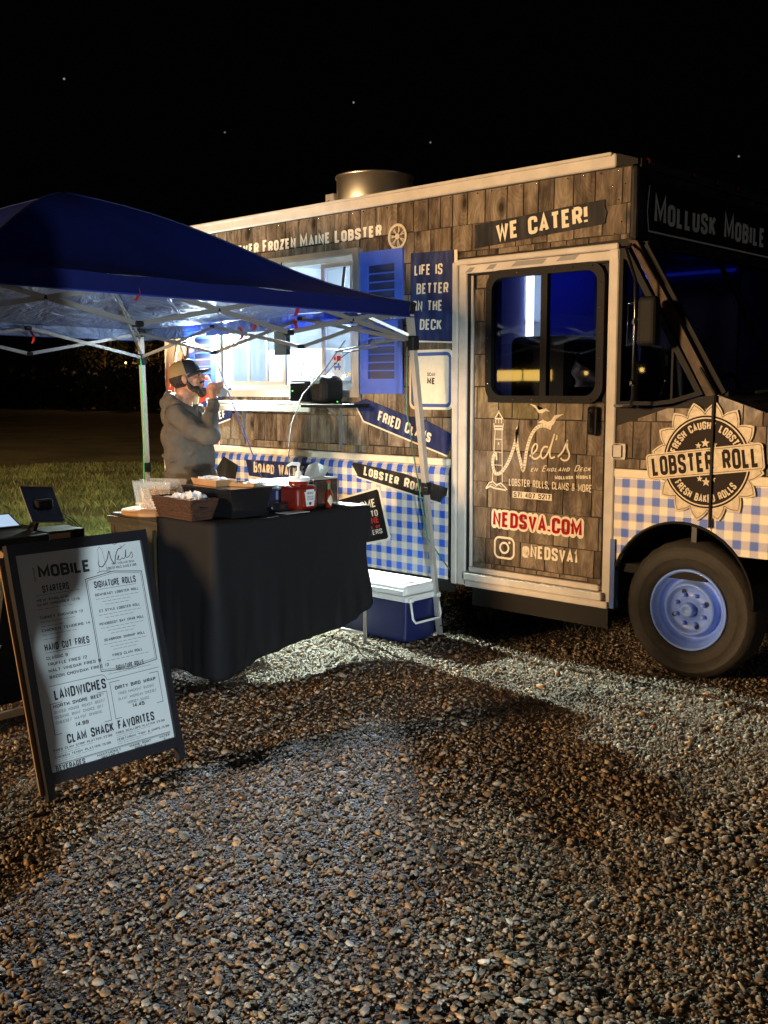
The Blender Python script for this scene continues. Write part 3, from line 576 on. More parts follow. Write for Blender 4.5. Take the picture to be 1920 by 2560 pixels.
# ---- wheels
def wheel(cx, first=None, y=.02):
    w = MB(); n = 56
    prof = [(.222, .052), (.228, .030), (.238, .020), (.262, .008), (.285, .003), (.288, .0), (.292, .0), (.295, .003), (.320, .004), (.338, .009), (.342, .006), (.348, .010), (.360, .022), (.374, .038), (.385, .06), (.386, .10), (.386, .19), (.372, .22), (.33, .235), (.23, .21)]
    v0 = len(w.v); w.lathe([(r, y+h) for r, h in prof], (cx, 0, .385), 'Y', n)
    for k in range(n):
        for ring in (14, 15, 16):
            i = v0+ring*n+k; p = Vector(w.v[i]); c = Vector((cx, p.y, .385)); w.v[i] = tuple(c+(p-c)*(1-(.012 if k % 2 else 0)))
    ty = w.build('wheel', 'tyre', truck)
    w = MB(); w.lathe([(.224, y+.050), (.226, y+.020), (.219, y+.014), (.211, y+.022), (.205, y+.042), (.193, y+.050), (.186, y+.062), (.176, y+.085), (.164, y+.092), (.154, y+.080), (.147, y+.045), (.139, y+.032), (.130, y+.036), (.122, y+.052), (.112, y+.060), (.085, y+.058), (.06, y+.056), (.055, y+.045), (.0, y+.045)], (cx, 0, .385), 'Y', 48); w.build('rim', 'rim', ty)
    w = MB(); w.lathe([(.042, y+.055), (.040, y+.012), (.034, y+.002), (.022, y+.002), (.018, y+.008), (0, y+.008)], (cx, 0, .385), 'Y', 20)
    for k in range(8):
        a = 2*math.pi*(k+.5)/8; w.lathe([(.012, y+.060), (.012, y+.036), (.007, y+.030), (0, y+.030)], (cx+.085*math.cos(a), 0, .385+.085*math.sin(a)), 'Y', 6, smooth=False)
    w.build('hub', 'rim', ty)
    w = MB()
    for k in range(4):
        a = 2*math.pi*(k)/4+.4; w.lathe([(.014, y+.054), (.010, y+.053), (0, y+.053)], (cx+.103*math.cos(a), 0, .385+.103*math.sin(a)), 'Y', 12)
    w.build('hand_hole', 'rimdark', ty)
wheel(0); wheel(-3.70)

# ---- printed shingles: every one its own thin piece
sh_n = 0
def shingle_rows(zs, x0, x1, y, poly=None, holes=(), wmin=.085, wmax=.20, th=.004):
    global sh_n
    for z1, z0 in zip(zs[:-1], zs[1:]):
        x = x0-random.uniform(0, .1)
        while x < x1:
            w = random.uniform(wmin, wmax); xa, xb = max(x, x0), min(x+w, x1); x += w
            if xb-xa < .012: continue
            dz = random.uniform(-.004, .004); g = .0036
            P = [(xa+g, z0+dz+.004), (xb-g, z0+dz+.004+random.uniform(-.002, .002)), (xb-g, z1-.0015), (xa+g, z1-.0015)]
            parts = [P]
            for hx0, hx1, hz0, hz1 in holes:
                q = []
                for pp in parts:
                    l = clip(pp, (hx0, 9), (hx0, -9)); l = [p for p in l]  # left of downward line = x > hx0 ; sort below
                    right_of = l; left_of = clip(pp, (hx0, -9), (hx0, 9))
                    if len(left_of) > 2: q.append(left_of)
                    if len(right_of) > 2:
                        rr = clip(right_of, (hx1, 9), (hx1, -9)); mid = clip(right_of, (hx1, -9), (hx1, 9))
                        if len(rr) > 2: q.append(rr)
                        if len(mid) > 2:
                            up = clip(mid, (-9, hz1), (9, hz1)); lo = clip(mid, (9, hz0), (-9, hz0))
                            if len(up) > 2: q.append(up)
                            if len(lo) > 2: q.append(lo)
                parts = q
            for pp in parts:
                if poly:
                    for a, c in zip(poly, poly[1:]+poly[:1]):
                        pp = clip(pp, a, c)
                        if len(pp) < 3: break
                if len(pp) < 3: continue
                ar = abs(sum(pp[i][0]*pp[(i+1) % len(pp)][1]-pp[(i+1) % len(pp)][0]*pp[i][1] for i in range(len(pp))))/2
                if ar < .0009: continue
                m = MB(); m.prism(pp, y-.003, y+.0005); k_ = len(pp)
                for i in range(k_):     # butt ends stand proud of the course below
                    if (m.v[i][2]-z0)/(z1-z0) < .5: m.v[i] = (m.v[i][0], y-.0058+random.uniform(0, .0008), m.v[i][2])
                m.build('shingle', 'shingle', truck); sh_n += 1
ZR = [2.79, 2.595, 2.40, 2.20, 2.0, 1.80, 1.60, 1.403, 1.20, 1.145]
shingle_rows(ZR, XR+.005, -1.638, 0, holes=((-4.02, -2.445, 1.53, 2.54),), wmin=.10, wmax=.21)
shingle_rows([2.79, 2.597, 2.433, 2.398], -1.637, -.385, 0, wmin=.10, wmax=.2)
shingle_rows([2.285, 2.20, 2.0, 1.80, 1.60, 1.404, 1.207, 1.011, .85, .654, .493, .463], -1.466, -.522, .012, holes=((-1.36, -.53, 1.505, 2.30),), wmin=.10, wmax=.21)
shingle_rows([1.56, 1.409, 1.20, 1.145], -.443, .139, 0, poly=[(-.443, 1.14), (.139, 1.14), (.139, 1.555), (.05, 1.545), (-.10, 1.495), (-.20, 1.485), (-.443, 1.485)])
shingle_rows([1.56, 1.40, 1.20, 1.145], .147, .95, 0, poly=[(.147, 1.14), (.95, 1.14), (.95, 1.25), (.42, 1.465), (.147, 1.557)])
print('shingles', sh_n)
# rivets under the roof edge and around
b = MB()
for i in range(40): b.sphere((XR+.06+i*.108, -.006, 2.776), .006, 1)
for x, z in ((-.50, 2.70), (-.46, 2.62), (-.42, 2.70), (-.44, 2.50), (-.48, 2.44), (-.41, 2.44)): b.sphere((x, -.006, z), .005, 1)
b.build('rivets', 'chrome', truck)

# ---- serving window
sw = MB(); fo = [(-4.02, 1.53), (-2.445, 1.53), (-2.445, 2.54), (-4.02, 2.54)]; fi = [(-3.965, 1.58), (-2.49, 1.58), (-2.49, 2.50), (-3.965, 2.50)]
ringprism(sw, fo, fi, -.030, .05); sw = sw.build('serving_window', 'alu', truck)
b = MB(); fo = [(-3.963, 1.582), (-2.492, 1.582), (-2.492, 2.498), (-3.963, 2.498)]; fi = [(-3.925, 1.615), (-2.53, 1.615), (-2.53, 2.465), (-3.925, 2.465)]; ringprism(b, fo, fi, -.005, .045); b.build('inner_frame', 'white', sw)
for i, (xa, xb, yy) in enumerate(((-3.90, -3.25, .028), (-2.86, -2.54, .028))):
    b = MB(); fo = [(xa, 1.617), (xb, 1.617), (xb, 2.463), (xa, 2.463)]; fi = [(xa+.03, 1.645), (xb-.03, 1.645), (xb-.03, 2.435), (xa+.03, 2.435)]; ringprism(b, fo, fi, yy-.008, yy+.008)
    if i == 0: b.box(-3.69, -3.668, yy-.007, yy+.007, 1.645, 2.435); b.box(-3.475, -3.455, yy-.007, yy+.007, 1.645, 2.435)
    b.build('sash', 'alu', sw); b = MB(); b.box(xa+.02, xb-.02, yy-.0015, yy+.0015, 1.64, 2.44); b.build('pane', 'glass', sw)
b = MB(); b.box(-3.92, -2.535, .0, .04, 1.585, 1.612); b.build('sill_track', 'white', sw)
# oval round sticker, half sheets of paper taped to the panes
b = MB(); b.prism(circ((-2.70, 1.765), .065, 24, ry=.088), .019, .0205); b.build('sticker', 'paper', sw)
d = Deco((0, .0185, 0), (1, 0, 0), (0, 0, 1), (0, -1, 0)); d.quads([[(-2.735, 1.79), (-2.715, 1.79), (-2.715, 1.815), (-2.735, 1.815)], [(-2.705, 1.785), (-2.665, 1.785), (-2.665, 1.82), (-2.705, 1.82)]], None, 0)
d.quads([[(-2.735, 1.735), (-2.665, 1.735), (-2.665, 1.75), (-2.735, 1.75)], [(-2.70, 1.75), (-2.675, 1.75), (-2.68, 1.77), (-2.695, 1.77)], [(-2.735, 1.76), (-2.705, 1.76), (-2.705, 1.772), (-2.735, 1.772)]], None, 1)
for cx in (-2.72, -2.68): d.fan(circ((cx, 1.728), .009, 12), mi=1)
d.build('sticker_print', ['red', 'bluep'], sw)
# inside the kitchen: cabinets, equipment, papers
b = MB(); b.bbox(-3.93, -3.26, .42, .62, .9, 1.90, .01, 2); b.build('white_cabinet', 'whiteboard', truck)
b = MB(); b.bbox(-3.2, -2.95, .75, 1.1, .9, 1.80, .01, 2); b.bbox(-2.9, -2.5, .9, 1.4, .9, 1.70, .01, 2); b.build('kitchen_equipment', 'whiteboard', truck)
b = MB()
for i in range(7): b.box(-3.9+i*.22, -3.88+i*.22, 1.70, 1.78, 1.5, 2.5)
b.box(-4.1, -2.3, 1.5, 1.8, 2.1, 2.13); b.box(-4.1, -2.3, 1.5, 1.8, 1.7, 1.73)
for i in range(9): b.lathe([(.05, 0), (.05, .15), (0, .15)], (-4.0+i*.19, 1.65, 2.13 if i % 2 else 1.73), n=10)
b.build('shelving', 'bar', truck)
b = MB(); b.tube([(-2.95, .35, 2.5), (-2.93, .3, 2.30), (-2.78, .25, 2.22)], .012, 6); b.lathe([(.05, 0), (.03, .06), (0, .07)], (-2.78, .25, 2.18), n=10); b.build('hanging_hose', 'black', truck)
b = MB(); b.box(-3.265, -3.135, -.075, -.034, 1.835, 2.055); b.tube([(-3.2, -.05, 2.05), (-3.2, -.05, 2.5)], .004, 5); b.build('hanging_speaker', 'black', truck)
b = MB(); b.tube([(-3.95, .30, 2.62), (-2.5, .30, 2.62)], .015, 8); b.build('light_tube', 'led', truck)
b = MB(); b.tube([(-2.45, .06, 1.93), (-2.62, -.03, 1.80), (-2.78, -.06, 1.66), (-2.93, -.05, 1.60)], .003, 5); b.tube([(-3.03, -.04, 1.62), (-3.0, -.03, 1.78), (-2.98, -.03, 1.72), (-2.82, -.04, 1.60)], .003, 5); b.build('window_cable', 'black', truck)
# shelf under the window
shf = MB(); shf.bbox(-3.87, -2.80, -.16, -.008, 1.475, 1.50, .004, 1); shf = shf.build('serving_shelf', 'alu', truck)
b = MB(); b.bbox(-3.87, -2.80, -.164, -.148, 1.425, 1.472, .003, 1); b.build('shelf_lip', pr('shelf_lip_paint', (.30, .28, .24), .6, spec=.2), shf)
b = MB(); b.bbox(-2.80, -2.36, -.25, -.008, 1.462, 1.487, .004, 1); b.build('shelf_extension', 'black', shf)
for x in (-2.64, -3.7): b = MB(); b.bar((x, -.14, 1.46), (x, -.012, 1.36), .012, .012); b.bar((x, -.012, 1.46), (x, -.012, 1.16), .03, .008); b.build('bracket', 'bar', shf)
# shutters
def shutter(x0, x1, z0, z1):
    t = MB(); w = .072
    ringprism(t, [(x0, z0), (x1, z0), (x1, z1), (x0, z1)], [(x0+w, z0+w*1.4), (x1-w, z0+w*1.4), (x1-w, z1-w*1.3), (x0+w, z1-w*1.3)], -.018, -.004)
    zm = (z0+z1)/2; t.box(x0+w, x1-w, -.017, -.004, zm-.045, zm+.045); s_ = t.build('shutter', 'shutter', truck)
    q = MB(); q.box(x0+w-.001, x1-w+.001, -.0075, -.0045, z0+w, z1-w); q.build('shutter_back', 'shutterdark', s_)
    for za, zb in ((z0+w*1.4, zm-.045), (zm+.045, z1-w*1.3)):
        n = 6
        for i in range(1, n):
            z = za+(zb-za)*i/n; q = MB(); q.bar((x0+w, -.012, z), (x1-w, -.012, z), .008, .010); q.build('louver', 'shutter', s_)
shutter(-2.437, -2.048, 1.556, 2.505); shutter(-4.385, -4.025, 1.556, 2.505)
# ---- printed boards with lettering on the side
def board(poly, y, mat, lip=None, th=.006):
    m = MB(); m.prism(poly, y-th, y); o = m.build('sign_board', mat, truck)
    if lip:
        q = MB()
        for a, c in lip: q.bar((a[0], y-th*.5, a[1]-.006), (c[0], y-th*.5, c[1]-.006), .007, .010)
        q.build('board_edge', 'cream', o)
    return o
o = board([(-1.458, 2.445), (-.54, 2.500), (-.537, 2.535), (-.53, 2.56), (-.545, 2.595), (-.545, 2.632), (-1.457, 2.585), (-1.45, 2.53)], -.006, 'plank_dark')
d = side(-.0135); d.split = ('lettering', 'cream', o); d.text('WE CATER!', (-1.288, 2.474), (-.650, 2.513), .102, t=.2, w=.36); d.build('lettering', 'cream', o)
o = board([(-1.985, 1.905), (-1.612, 1.885), (-1.622, 2.05), (-1.61, 2.2), (-1.618, 2.452), (-1.98, 2.462)], -.006, 'plank_blue')
d = side(-.0135); d.split = ('lettering', 'cream', o)
for s_, x0, x1, z in (('LIFE IS', -1.949, -1.712, 2.318), ('BETTER', -1.930, -1.663, 2.198), ('ON THE', -1.965, -1.712, 2.090), ('DECK', -1.902, -1.717, 1.970)): d.text(s_, (x0, z), (x1, z-.008), .068, t=.17); d.build('lettering', 'cream', o)
b = MB(); b.prism([(-1.612, 1.885), (-1.589, 1.888), (-1.603, 2.05), (-1.588, 2.2), (-1.592, 2.452), (-1.617, 2.452), (-1.61, 2.2), (-1.622, 2.05)], -.0125, -.006); b.prism([(-1.985, 1.893), (-1.80, 1.886), (-1.60, 1.875), (-1.60, 1.885), (-1.985, 1.905)], -.0125, -.006); b.build('banner_edge', 'cream', o)
# scan sign without its code
o = MB(); o.prism(rrect(-1.992, 1.455, -1.618, 1.840, .045), -.012, -.006); o = o.build('scan_sign', 'cream', truck)
d = side(-.0125); d.line(rrect(-1.965, 1.482, -1.645, 1.812, .030), .022, True); d.build('border', 'bluep', o)
d = side(-.0125); d.text('SCAN', (-1.838, 1.672), (-1.770, 1.670), .022, t=.16); d.build('lettering', 'brownp', o); d.text('ME', (-1.838, 1.620), (-1.770, 1.617), .042, t=.2); d.build('lettering', 'brownp', o)
# arrows
o = board([(-2.50, 1.492), (-2.415, 1.372), (-1.668, 1.165), (-1.655, 1.20), (-1.622, 1.298), (-1.86, 1.388), (-1.99, 1.405), (-2.395, 1.520)], -.006, 'plank_blue', lip=[((-2.50, 1.492), (-2.415, 1.372)), ((-2.415, 1.372), (-1.668, 1.165))])
d = side(-.0135); d.split = ('lettering', 'cream', o); d.text('FRIED Clams', (-2.283, 1.372), (-1.812, 1.240), .074, t=.19, small=.85); d.build('lettering', 'cream', o)
o = board([(-2.50, 1.065), (-2.44, .985), (-1.70, .860), (-1.675, .895), (-1.650, .905), (-1.640, .955), (-2.02, 1.030), (-2.49, 1.082)], -.036, 'plank_dark', lip=[((-2.46, .990), (-1.70, .858))])
d = side(-.0435); d.split = ('lettering', 'cream', o); d.text('Lobster Rolls', (-2.387, 1.000), (-1.786, .903), .066, t=.19, small=.86); d.build('lettering', 'cream', o)
o = board([(-3.655, 1.048), (-3.62, .925), (-2.80, .900), (-2.72, .97), (-2.80, 1.052)], -.036, 'plank_blue', lip=[((-3.62, .925), (-2.80, .900))])
d = side(-.0435); d.split = ('lettering', 'cream', o); d.text('Board Walk Fries', (-3.56, .955), (-2.82, .945), .082, t=.19, small=.86); d.build('lettering', 'cream', o)
o = board([(-4.00, .86), (-3.80, .86), (-3.76, 1.0), (-3.93, 1.06), (-4.02, .96)], -.036, 'plank_dark')
o = board([(-4.30, 1.25), (-3.87, 1.36), (-3.83, 1.44), (-3.90, 1.43), (-4.30, 1.40)], -.010, 'plank_blue', lip=[((-4.30, 1.25), (-3.87, 1.36))])
d = side(-.0175); d.split = ('lettering', 'cream', o); d.text('ALL BEEF', (-4.27, 1.30), (-3.92, 1.365), .065, t=.18); d.build('lettering', 'cream', o)
o = board([(-4.28, 1.44), (-4.25, 1.47), (-3.86, 1.60), (-3.83, 1.55), (-4.20, 1.44)], -.012, 'plank_blue')
d = side(-.019); d.split = ('lettering', 'cream', o); d.text('COFFEE', (-4.16, 1.475), (-3.90, 1.548), .038, t=.18); d.build('lettering', 'cream', o)
# welcome sign
o = MB(); o.prism([(-2.80, .775), (-2.262, .922), (-2.242, .918), (-2.232, .900), (-2.140, .590), (-2.147, .570), (-2.165, .562), (-2.70, .43)], -.040, -.034); o = o.build('welcome_sign', 'cream', truck)
b = MB(); b.prism([(-2.785, .766), (-2.262, .908), (-2.248, .895), (-2.158, .590), (-2.172, .576), (-2.70, .45)], -.0415, -.0402); b.build('sign_face', 'signblack', o)
d = side(-.0422); ux = (.103/.107)
MT['signred'] = pr('sign_red', (.55, .03, .02), .5)
for s_, a_, b1, h_, m1 in (('WELCOME', (-2.62, .694), (-2.268, .790), .056, 'cream'), ('TO', (-2.315, .712), (-2.249, .730), .042, 'cream'), ('MAINE', (-2.42, .634), (-2.236, .684), .044, 'signred'), ('HOME OF', (-2.40, .606), (-2.222, .652), .018, 'signred'), ('LOBSTERS', (-2.46, .548), (-2.208, .612), .034, 'cream')):
    d.text(s_, a_, b1, h_, t=.15); d.build('lettering', m1, o)
# big lettering along the eave and its little wheel
d = side(-.0078)
for s_, x0, x1 in (('Never', -3.815, -3.50), ('Frozen', -3.455, -3.09), ('Maine', -3.045, -2.735), ('Lobster', -2.690, -2.243)): d.text(s_, (x0, 2.594), (x1, 2.598), .090, t=.19, small=.84); d.build('eave_lettering', 'cream', truck)
o = MB(); ringprism(o, circ((-2.098, 2.580), .083, 40), circ((-2.098, 2.580), .066, 40), -.014, -.005); o.prism(circ((-2.098, 2.58), .02, 16), -.0145, -.005)
for k in range(7):
    a = 2*math.pi*k/7+.4
    for e in (-.12, .12): o.bar((-2.098+.015*math.cos(a), -.009, 2.58+.015*math.sin(a)), (-2.098+.07*math.cos(a+e), -.009, 2.58+.07*math.sin(a+e)), .005, .006)
o.build('wheel_emblem', 'tan', truck)
# red lobster graphic at the back
def lob(pts, y=-.007, mi=0): m_.prism(pts, y-.002, y, mi)
def grow(pts, g):
    cx = sum(p[0] for p in pts)/len(pts); cz = sum(p[1] for p in pts)/len(pts)
    q = []
    for p in pts:
        v = Vector((p[0]-cx, p[1]-cz)); q.append((p[0]+v.x/v.length*g, p[1]+v.y/v.length*g))
    return q
claw1 = [(-4.70, 1.50), (-4.62, 1.48), (-4.60, 1.62), (-4.62, 1.72), (-4.60, 1.84), (-4.57, 1.95), (-4.60, 2.00), (-4.66, 1.97), (-4.70, 1.86), (-4.72, 1.70)]
claw2 = [(-4.53, 1.70), (-4.48, 1.66), (-4.44, 1.75), (-4.47, 1.86), (-4.51, 1.93), (-4.54, 1.86)]
bodyl = [(-4.28, .98), (-4.12, .98), (-4.03, 1.12), (-4.02, 1.24), (-4.06, 1.30), (-4.02, 1.36), (-4.06, 1.44), (-4.10, 1.62), (-4.16, 1.70), (-4.24, 1.62), (-4.30, 1.40), (-4.34, 1.20)]
tail = [(-4.26, .62), (-4.10, .62), (-4.04, .78), (-4.10, .97), (-4.28, .97), (-4.34, .80)]
m_ = MB()
for q in (claw1, claw2, bodyl): lob(grow(q, .014), -.0062)
m_.prism(grow(tail, .014), -.037, -.034); lo = m_.build('lobster_outline', 'cream', truck)
m_ = MB()
for q in (claw1, claw2, bodyl): lob(q, -.0086)
m_.prism(tail, -.039, -.0372); m_.build('lobster_print', 'lobred', lo)
d = Deco((0, -.0112, 0), (1, 0, 0), (0, 0, 1), (0, -1, 0))
for q in ([(-4.14, 1.62), (-4.12, 1.50), (-4.16, 1.44)], [(-4.10, 1.40), (-4.16, 1.34), (-4.08, 1.30)], [(-4.22, 1.26), (-4.10, 1.24), (-4.06, 1.18)], [(-4.2, 1.14), (-4.12, 1.16), (-4.1, 1.08), (-4.2, 1.06), (-4.2, 1.14)], [(-4.24, 1.04), (-4.1, 1.02)], [(-4.66, 1.60), (-4.63, 1.70), (-4.66, 1.80)]): d.line(q, .008)
d.build('lobster_lines', 'cream', lo)

# ---- door graphics
yd = .012-.0068
d = Deco((0, yd, 0), (1, 0, 0), (0, 0, 1), (0, -1, 0))

def dz(px, pz):      # position on the door read as fractions of its width / height
    return (px, pz)
# lighthouse
L = d.line
def HZ(zx, zz):  # linear map of the sketch grid (left..right 0..1000, bottom..top 0..1000) to the door face
    return (-1.405+zx*.00082, .93+zz*.00062)
lh = .006
L([(-1.365, .968), (-1.33, .985), (-1.30, .975), (-1.21, .968)], .010); L([(-1.365, .968), (-1.34, 1.005), (-1.31, 1.015), (-1.28, .995), (-1.25, 1.01), (-1.215, .985), (-1.20, .970)], .008)
L([(-1.34, .985), (-1.315, 1.0), (-1.29, .985), (-1.265, 1.0), (-1.24, .985)], .004)
L([(-1.314, 1.012), (-1.296, 1.345)], lh); L([(-1.238, 1.012), (-1.244, 1.345)], lh)
L([(-1.303, 1.12), (-1.243, 1.12)], .004); L([(-1.302, 1.20), (-1.243, 1.20)], .004); L([(-1.300, 1.28), (-1.243, 1.28)], .005)
L([(-1.304, 1.340), (-1.236, 1.340)], .007); L([(-1.307, 1.378), (-1.300, 1.345), (-1.240, 1.345), (-1.233, 1.378)], .006); L([(-1.300, 1.360), (-1.240, 1.360)], .010)
L([(-1.292, 1.378), (-1.292, 1.405), (-1.248, 1.405), (-1.248, 1.378)], .007); L([(-1.270, 1.378), (-1.270, 1.405)], .006)
L([(-1.300, 1.407), (-1.270, 1.448), (-1.240, 1.407), (-1.300, 1.407)], .007); L([(-1.270, 1.44), (-1.270, 1.458)], .006)
L([(-1.286, 1.18), (-1.282, 1.15)], .012); L([(-1.270, 1.245), (-1.270, 1.26)], .010)
d.build('lighthouse_print', 'cream', door)
# rope N
ropeN = rnd([(-1.283, 1.195), (-1.305, 1.185), (-1.316, 1.130), (-1.300, 1.065), (-1.255, 1.065), (-1.205, 1.12), (-1.165, 1.20), (-1.135, 1.29), (-1.128, 1.365), (-1.135, 1.30), (-1.125, 1.22), (-1.098, 1.14), (-1.083, 1.085), (-1.070, 1.14), (-1.06, 1.22), (-1.03, 1.31), (-.985, 1.365), (-.93, 1.375), (-.885, 1.357)], .05)
def dense(P, step):
    o = [Vector(P[0])]
    for p in P[1:]:
        p = Vector(p); q = o[-1]; n = max(1, int((p-q).length/step))
        for k in range(1, n+1): o.append(q+(p-q)*k/n)
    return o
RD = dense(ropeN, .0045)
d.quads(stroke(RD, .022)); d.build('rope_letter', 'cream', door)
gulls = [[(-1.03, 1.492), (-1.0, 1.484), (-.975, 1.455), (-.955, 1.452), (-.93, 1.462), (-.905, 1.455)], [(-.965, 1.395), (-.92, 1.375), (-.885, 1.385), (-.862, 1.420), (-.80, 1.438)]]
gulls = [[(-1.035, 1.498), (-1.0, 1.490), (-.975, 1.462), (-.955, 1.466), (-.925, 1.474), (-.898, 1.456), (-.925, 1.460), (-.950, 1.446), (-.975, 1.448), (-.995, 1.474)], [(-.975, 1.390), (-.945, 1.405), (-.910, 1.392), (-.885, 1.402), (-.862, 1.432), (-.800, 1.442), (-.850, 1.418), (-.866, 1.385), (-.885, 1.368), (-.925, 1.382)]]
for g in gulls: d.line(g, .0035, True); d.fan(g, (g[6][0]+.004, g[6][1]+.010) if g is gulls[0] else (-.895, 1.388)); d.build('gull_print', 'cream', door)
# script: e d ' s
def script(P, t=.011): L(rnd(P, .035), t)
script([(-1.035, 1.185), (-.992, 1.215), (-.975, 1.250), (-.995, 1.268), (-1.022, 1.230), (-1.020, 1.175), (-.985, 1.168), (-.95, 1.20)])
script([(-.905, 1.245), (-.935, 1.25), (-.96, 1.20), (-.945, 1.170), (-.915, 1.19), (-.885, 1.25), (-.860, 1.325)]); script([(-.860, 1.325), (-.895, 1.215), (-.885, 1.175), (-.855, 1.19)])
script([(-.845, 1.318), (-.842, 1.300), (-.852, 1.288)], .009); script([(-.835, 1.19), (-.80, 1.22), (-.765, 1.300), (-.775, 1.25), (-.750, 1.205), (-.765, 1.172), (-.80, 1.17), (-.815, 1.185)])
d.build('script_lettering', 'cream', door)
d.split = ('lettering', 'cream', door)
d.text('en England Deck', (-1.028, 1.092), (-.610, 1.117), .036, t=.11, small=.62, shear=.3, w=.40, track=.12)
d.build('lettering', 'cream', door)
d.text('Mollusk Mobile', (-.852, 1.055), (-.603, 1.074), .024, t=.2, small=.85)
d.build('lettering', 'cream', door)
d.text('LOBSTER ROLLS, CLAMS & MORE', (-1.187, .998), (-.598, .994), .045, t=.14); d.build('lettering', 'cream', door)
d.quads([[(-1.158, .926), (-.872, .926), (-.872, .966), (-1.158, .966)]]); d.build('phone_strip', 'cream', door)
d.outline('NEDSVA.COM', (-1.305, .738), (-.658, .731), .094, .19, .013); d.build('web_outline', 'cream', door); d.d = 0
L(rrect(-1.290, .543, -1.143, .671, .035), .013, True); L(circ((-1.2165, .607), .032, 24), .013, True); d.fan(circ((-1.178, .643), .0085, 10)); d.build('camera_emblem', 'cream', door)
d.text('@NEDSVA1', (-1.080, .566), (-.682, .567), .078, t=.19)
d.build('lettering', 'cream', door)
d = Deco((0, yd-.0012, 0), (1, 0, 0), (0, 0, 1), (0, -1, 0))
for i in range(2, len(RD)-3, 4):
    t_ = (RD[i+1]-RD[i-1]).normalized(); n_ = Vector((-t_.y, t_.x)); d.quads([[RD[i]+n_*.009-t_*.001, RD[i]+n_*.009+t_*.001, RD[i]-n_*.009+t_*.008, RD[i]-n_*.009+t_*.0055]])
d.build('rope_lines', 'brownp', door)
d.split = ('phone_digits', 'brownp', door); d.text('571 407 5217', (-1.150, .931), (-.880, .931), .030, t=.16, w=.36); d.build('phone_digits', 'brownp', door)
d = Deco((0, yd-.0022, 0), (1, 0, 0), (0, 0, 1), (0, -1, 0)); d.text('NEDSVA.COM', (-1.305, .738), (-.658, .731), .094, t=.19); d.build('web_lettering', 'red', door)

# ---- round lobster roll stamp
sc = (.107, 1.205); stp = []
NT = 16
for k in range(NT*8):
    a = 2*math.pi*k/(NT*8); ph = (k % 8)/8; r = .262+.058*(1-abs(2*ph-1))**.8; stp.append((sc[0]+r*math.cos(a+.06), sc[1]+r*1.0*math.sin(a+.06)))
m_ = MB(); n = len(stp)
m_.add([(sc[0], -.0180, sc[1])]+[(p[0], -.0180, p[1]) for p in stp]+[(p[0], -.004, p[1]) for p in stp], [(0, 1+i, 1+(i+1) % n) for i in range(n)]+[(1+i, 1+n+i, 1+n+(i+1) % n, 1+(i+1) % n) for i in range(n)])
stamp = m_.build('stamp_sticker', 'tan', truck)
d = Deco((0, -.0188, 0), (1, 0, 0), (0, 0, 1), (0, -1, 0))
d.line([(sc[0]+(p[0]-sc[0])*.955, sc[1]+(p[1]-sc[1])*.955) for p in stp], .003, True)
d.fan(circ(sc, .245, 56), sc); d.build('stamp_ring', 'brownp', stamp)
d = Deco((0, -.0198, 0), (1, 0, 0), (0, 0, 1), (0, -1, 0)); d.line(circ(sc, .232, 56), .007, True); d.build('stamp_circle', 'tan', stamp)
def star(c, r): return [(c[0]+(r if k % 2 == 0 else r*.42)*math.sin(math.pi*k/5), c[1]+(r if k % 2 == 0 else r*.42)*math.cos(math.pi*k/5)) for k in range(10)]
for c, r in (((.062, 1.290), .019), ((.100, 1.305), .026), ((.150, 1.298), .019), ((.075, 1.115), .018), ((.112, 1.100), .026), ((.150, 1.118), .018)): d.fan(star(c, r), c); d.build('star', 'tan', stamp)
def arc(rad, a0, up):
    def f(x, y):
        if up: a = a0-x/rad; rr = rad+y
        else: a = a0+x/rad; rr = rad-y
        return (sc[0]+rr*math.cos(a), sc[1]+rr*math.sin(a))
    return f
d.split = ('stamp_lettering', 'tan', stamp)
Lr = .172; tot = R(150)*Lr
d.text('FRESH CAUGHT LOBSTER', (0, 0), (tot, 0), .042, t=.2, fn=arc(Lr, R(90+76), True)); d.build('stamp_lettering', 'tan', stamp)
Lr = .214; tot = R(112)*Lr
d.text('FRESH BAKED ROLLS', (0, 0), (tot, 0), .042, t=.2, fn=arc(Lr, R(270-56), False))
d.build('stamp_lettering', 'tan', stamp)
a, c = Vector((-.225, 1.090)), Vector((.430, 1.180)); ux = (c-a).normalized(); uy = Vector((-ux.y, ux.x)); hgt = .142; Lb = (c-a).length
bp_ = [tuple(a+ux*p[0]+uy*p[1]) for p in rrect(0, 0, Lb, hgt, .022)]
m_ = MB(); m_.prism(bp_, -.0235, -.018); ban = m_.build('stamp_banner', 'tan', truck)
d = Deco((0, -.0242, 0), (1, 0, 0), (0, 0, 1), (0, -1, 0)); d.line([tuple(a+ux*p[0]+uy*p[1]) for p in rrect(.009, .009, Lb-.009, hgt-.009, .016)], .0025, True)
p0 = a+ux*.032+uy*.020; p1 = a+ux*(Lb-.028)+uy*.018; d.build('banner_border', 'brownp', ban); d.split = ('lettering', 'brownp', ban); d.text('LOBSTER ROLL', tuple(p0), tuple(p1), .106, t=.20, w=.36); d.build('lettering', 'brownp', ban)
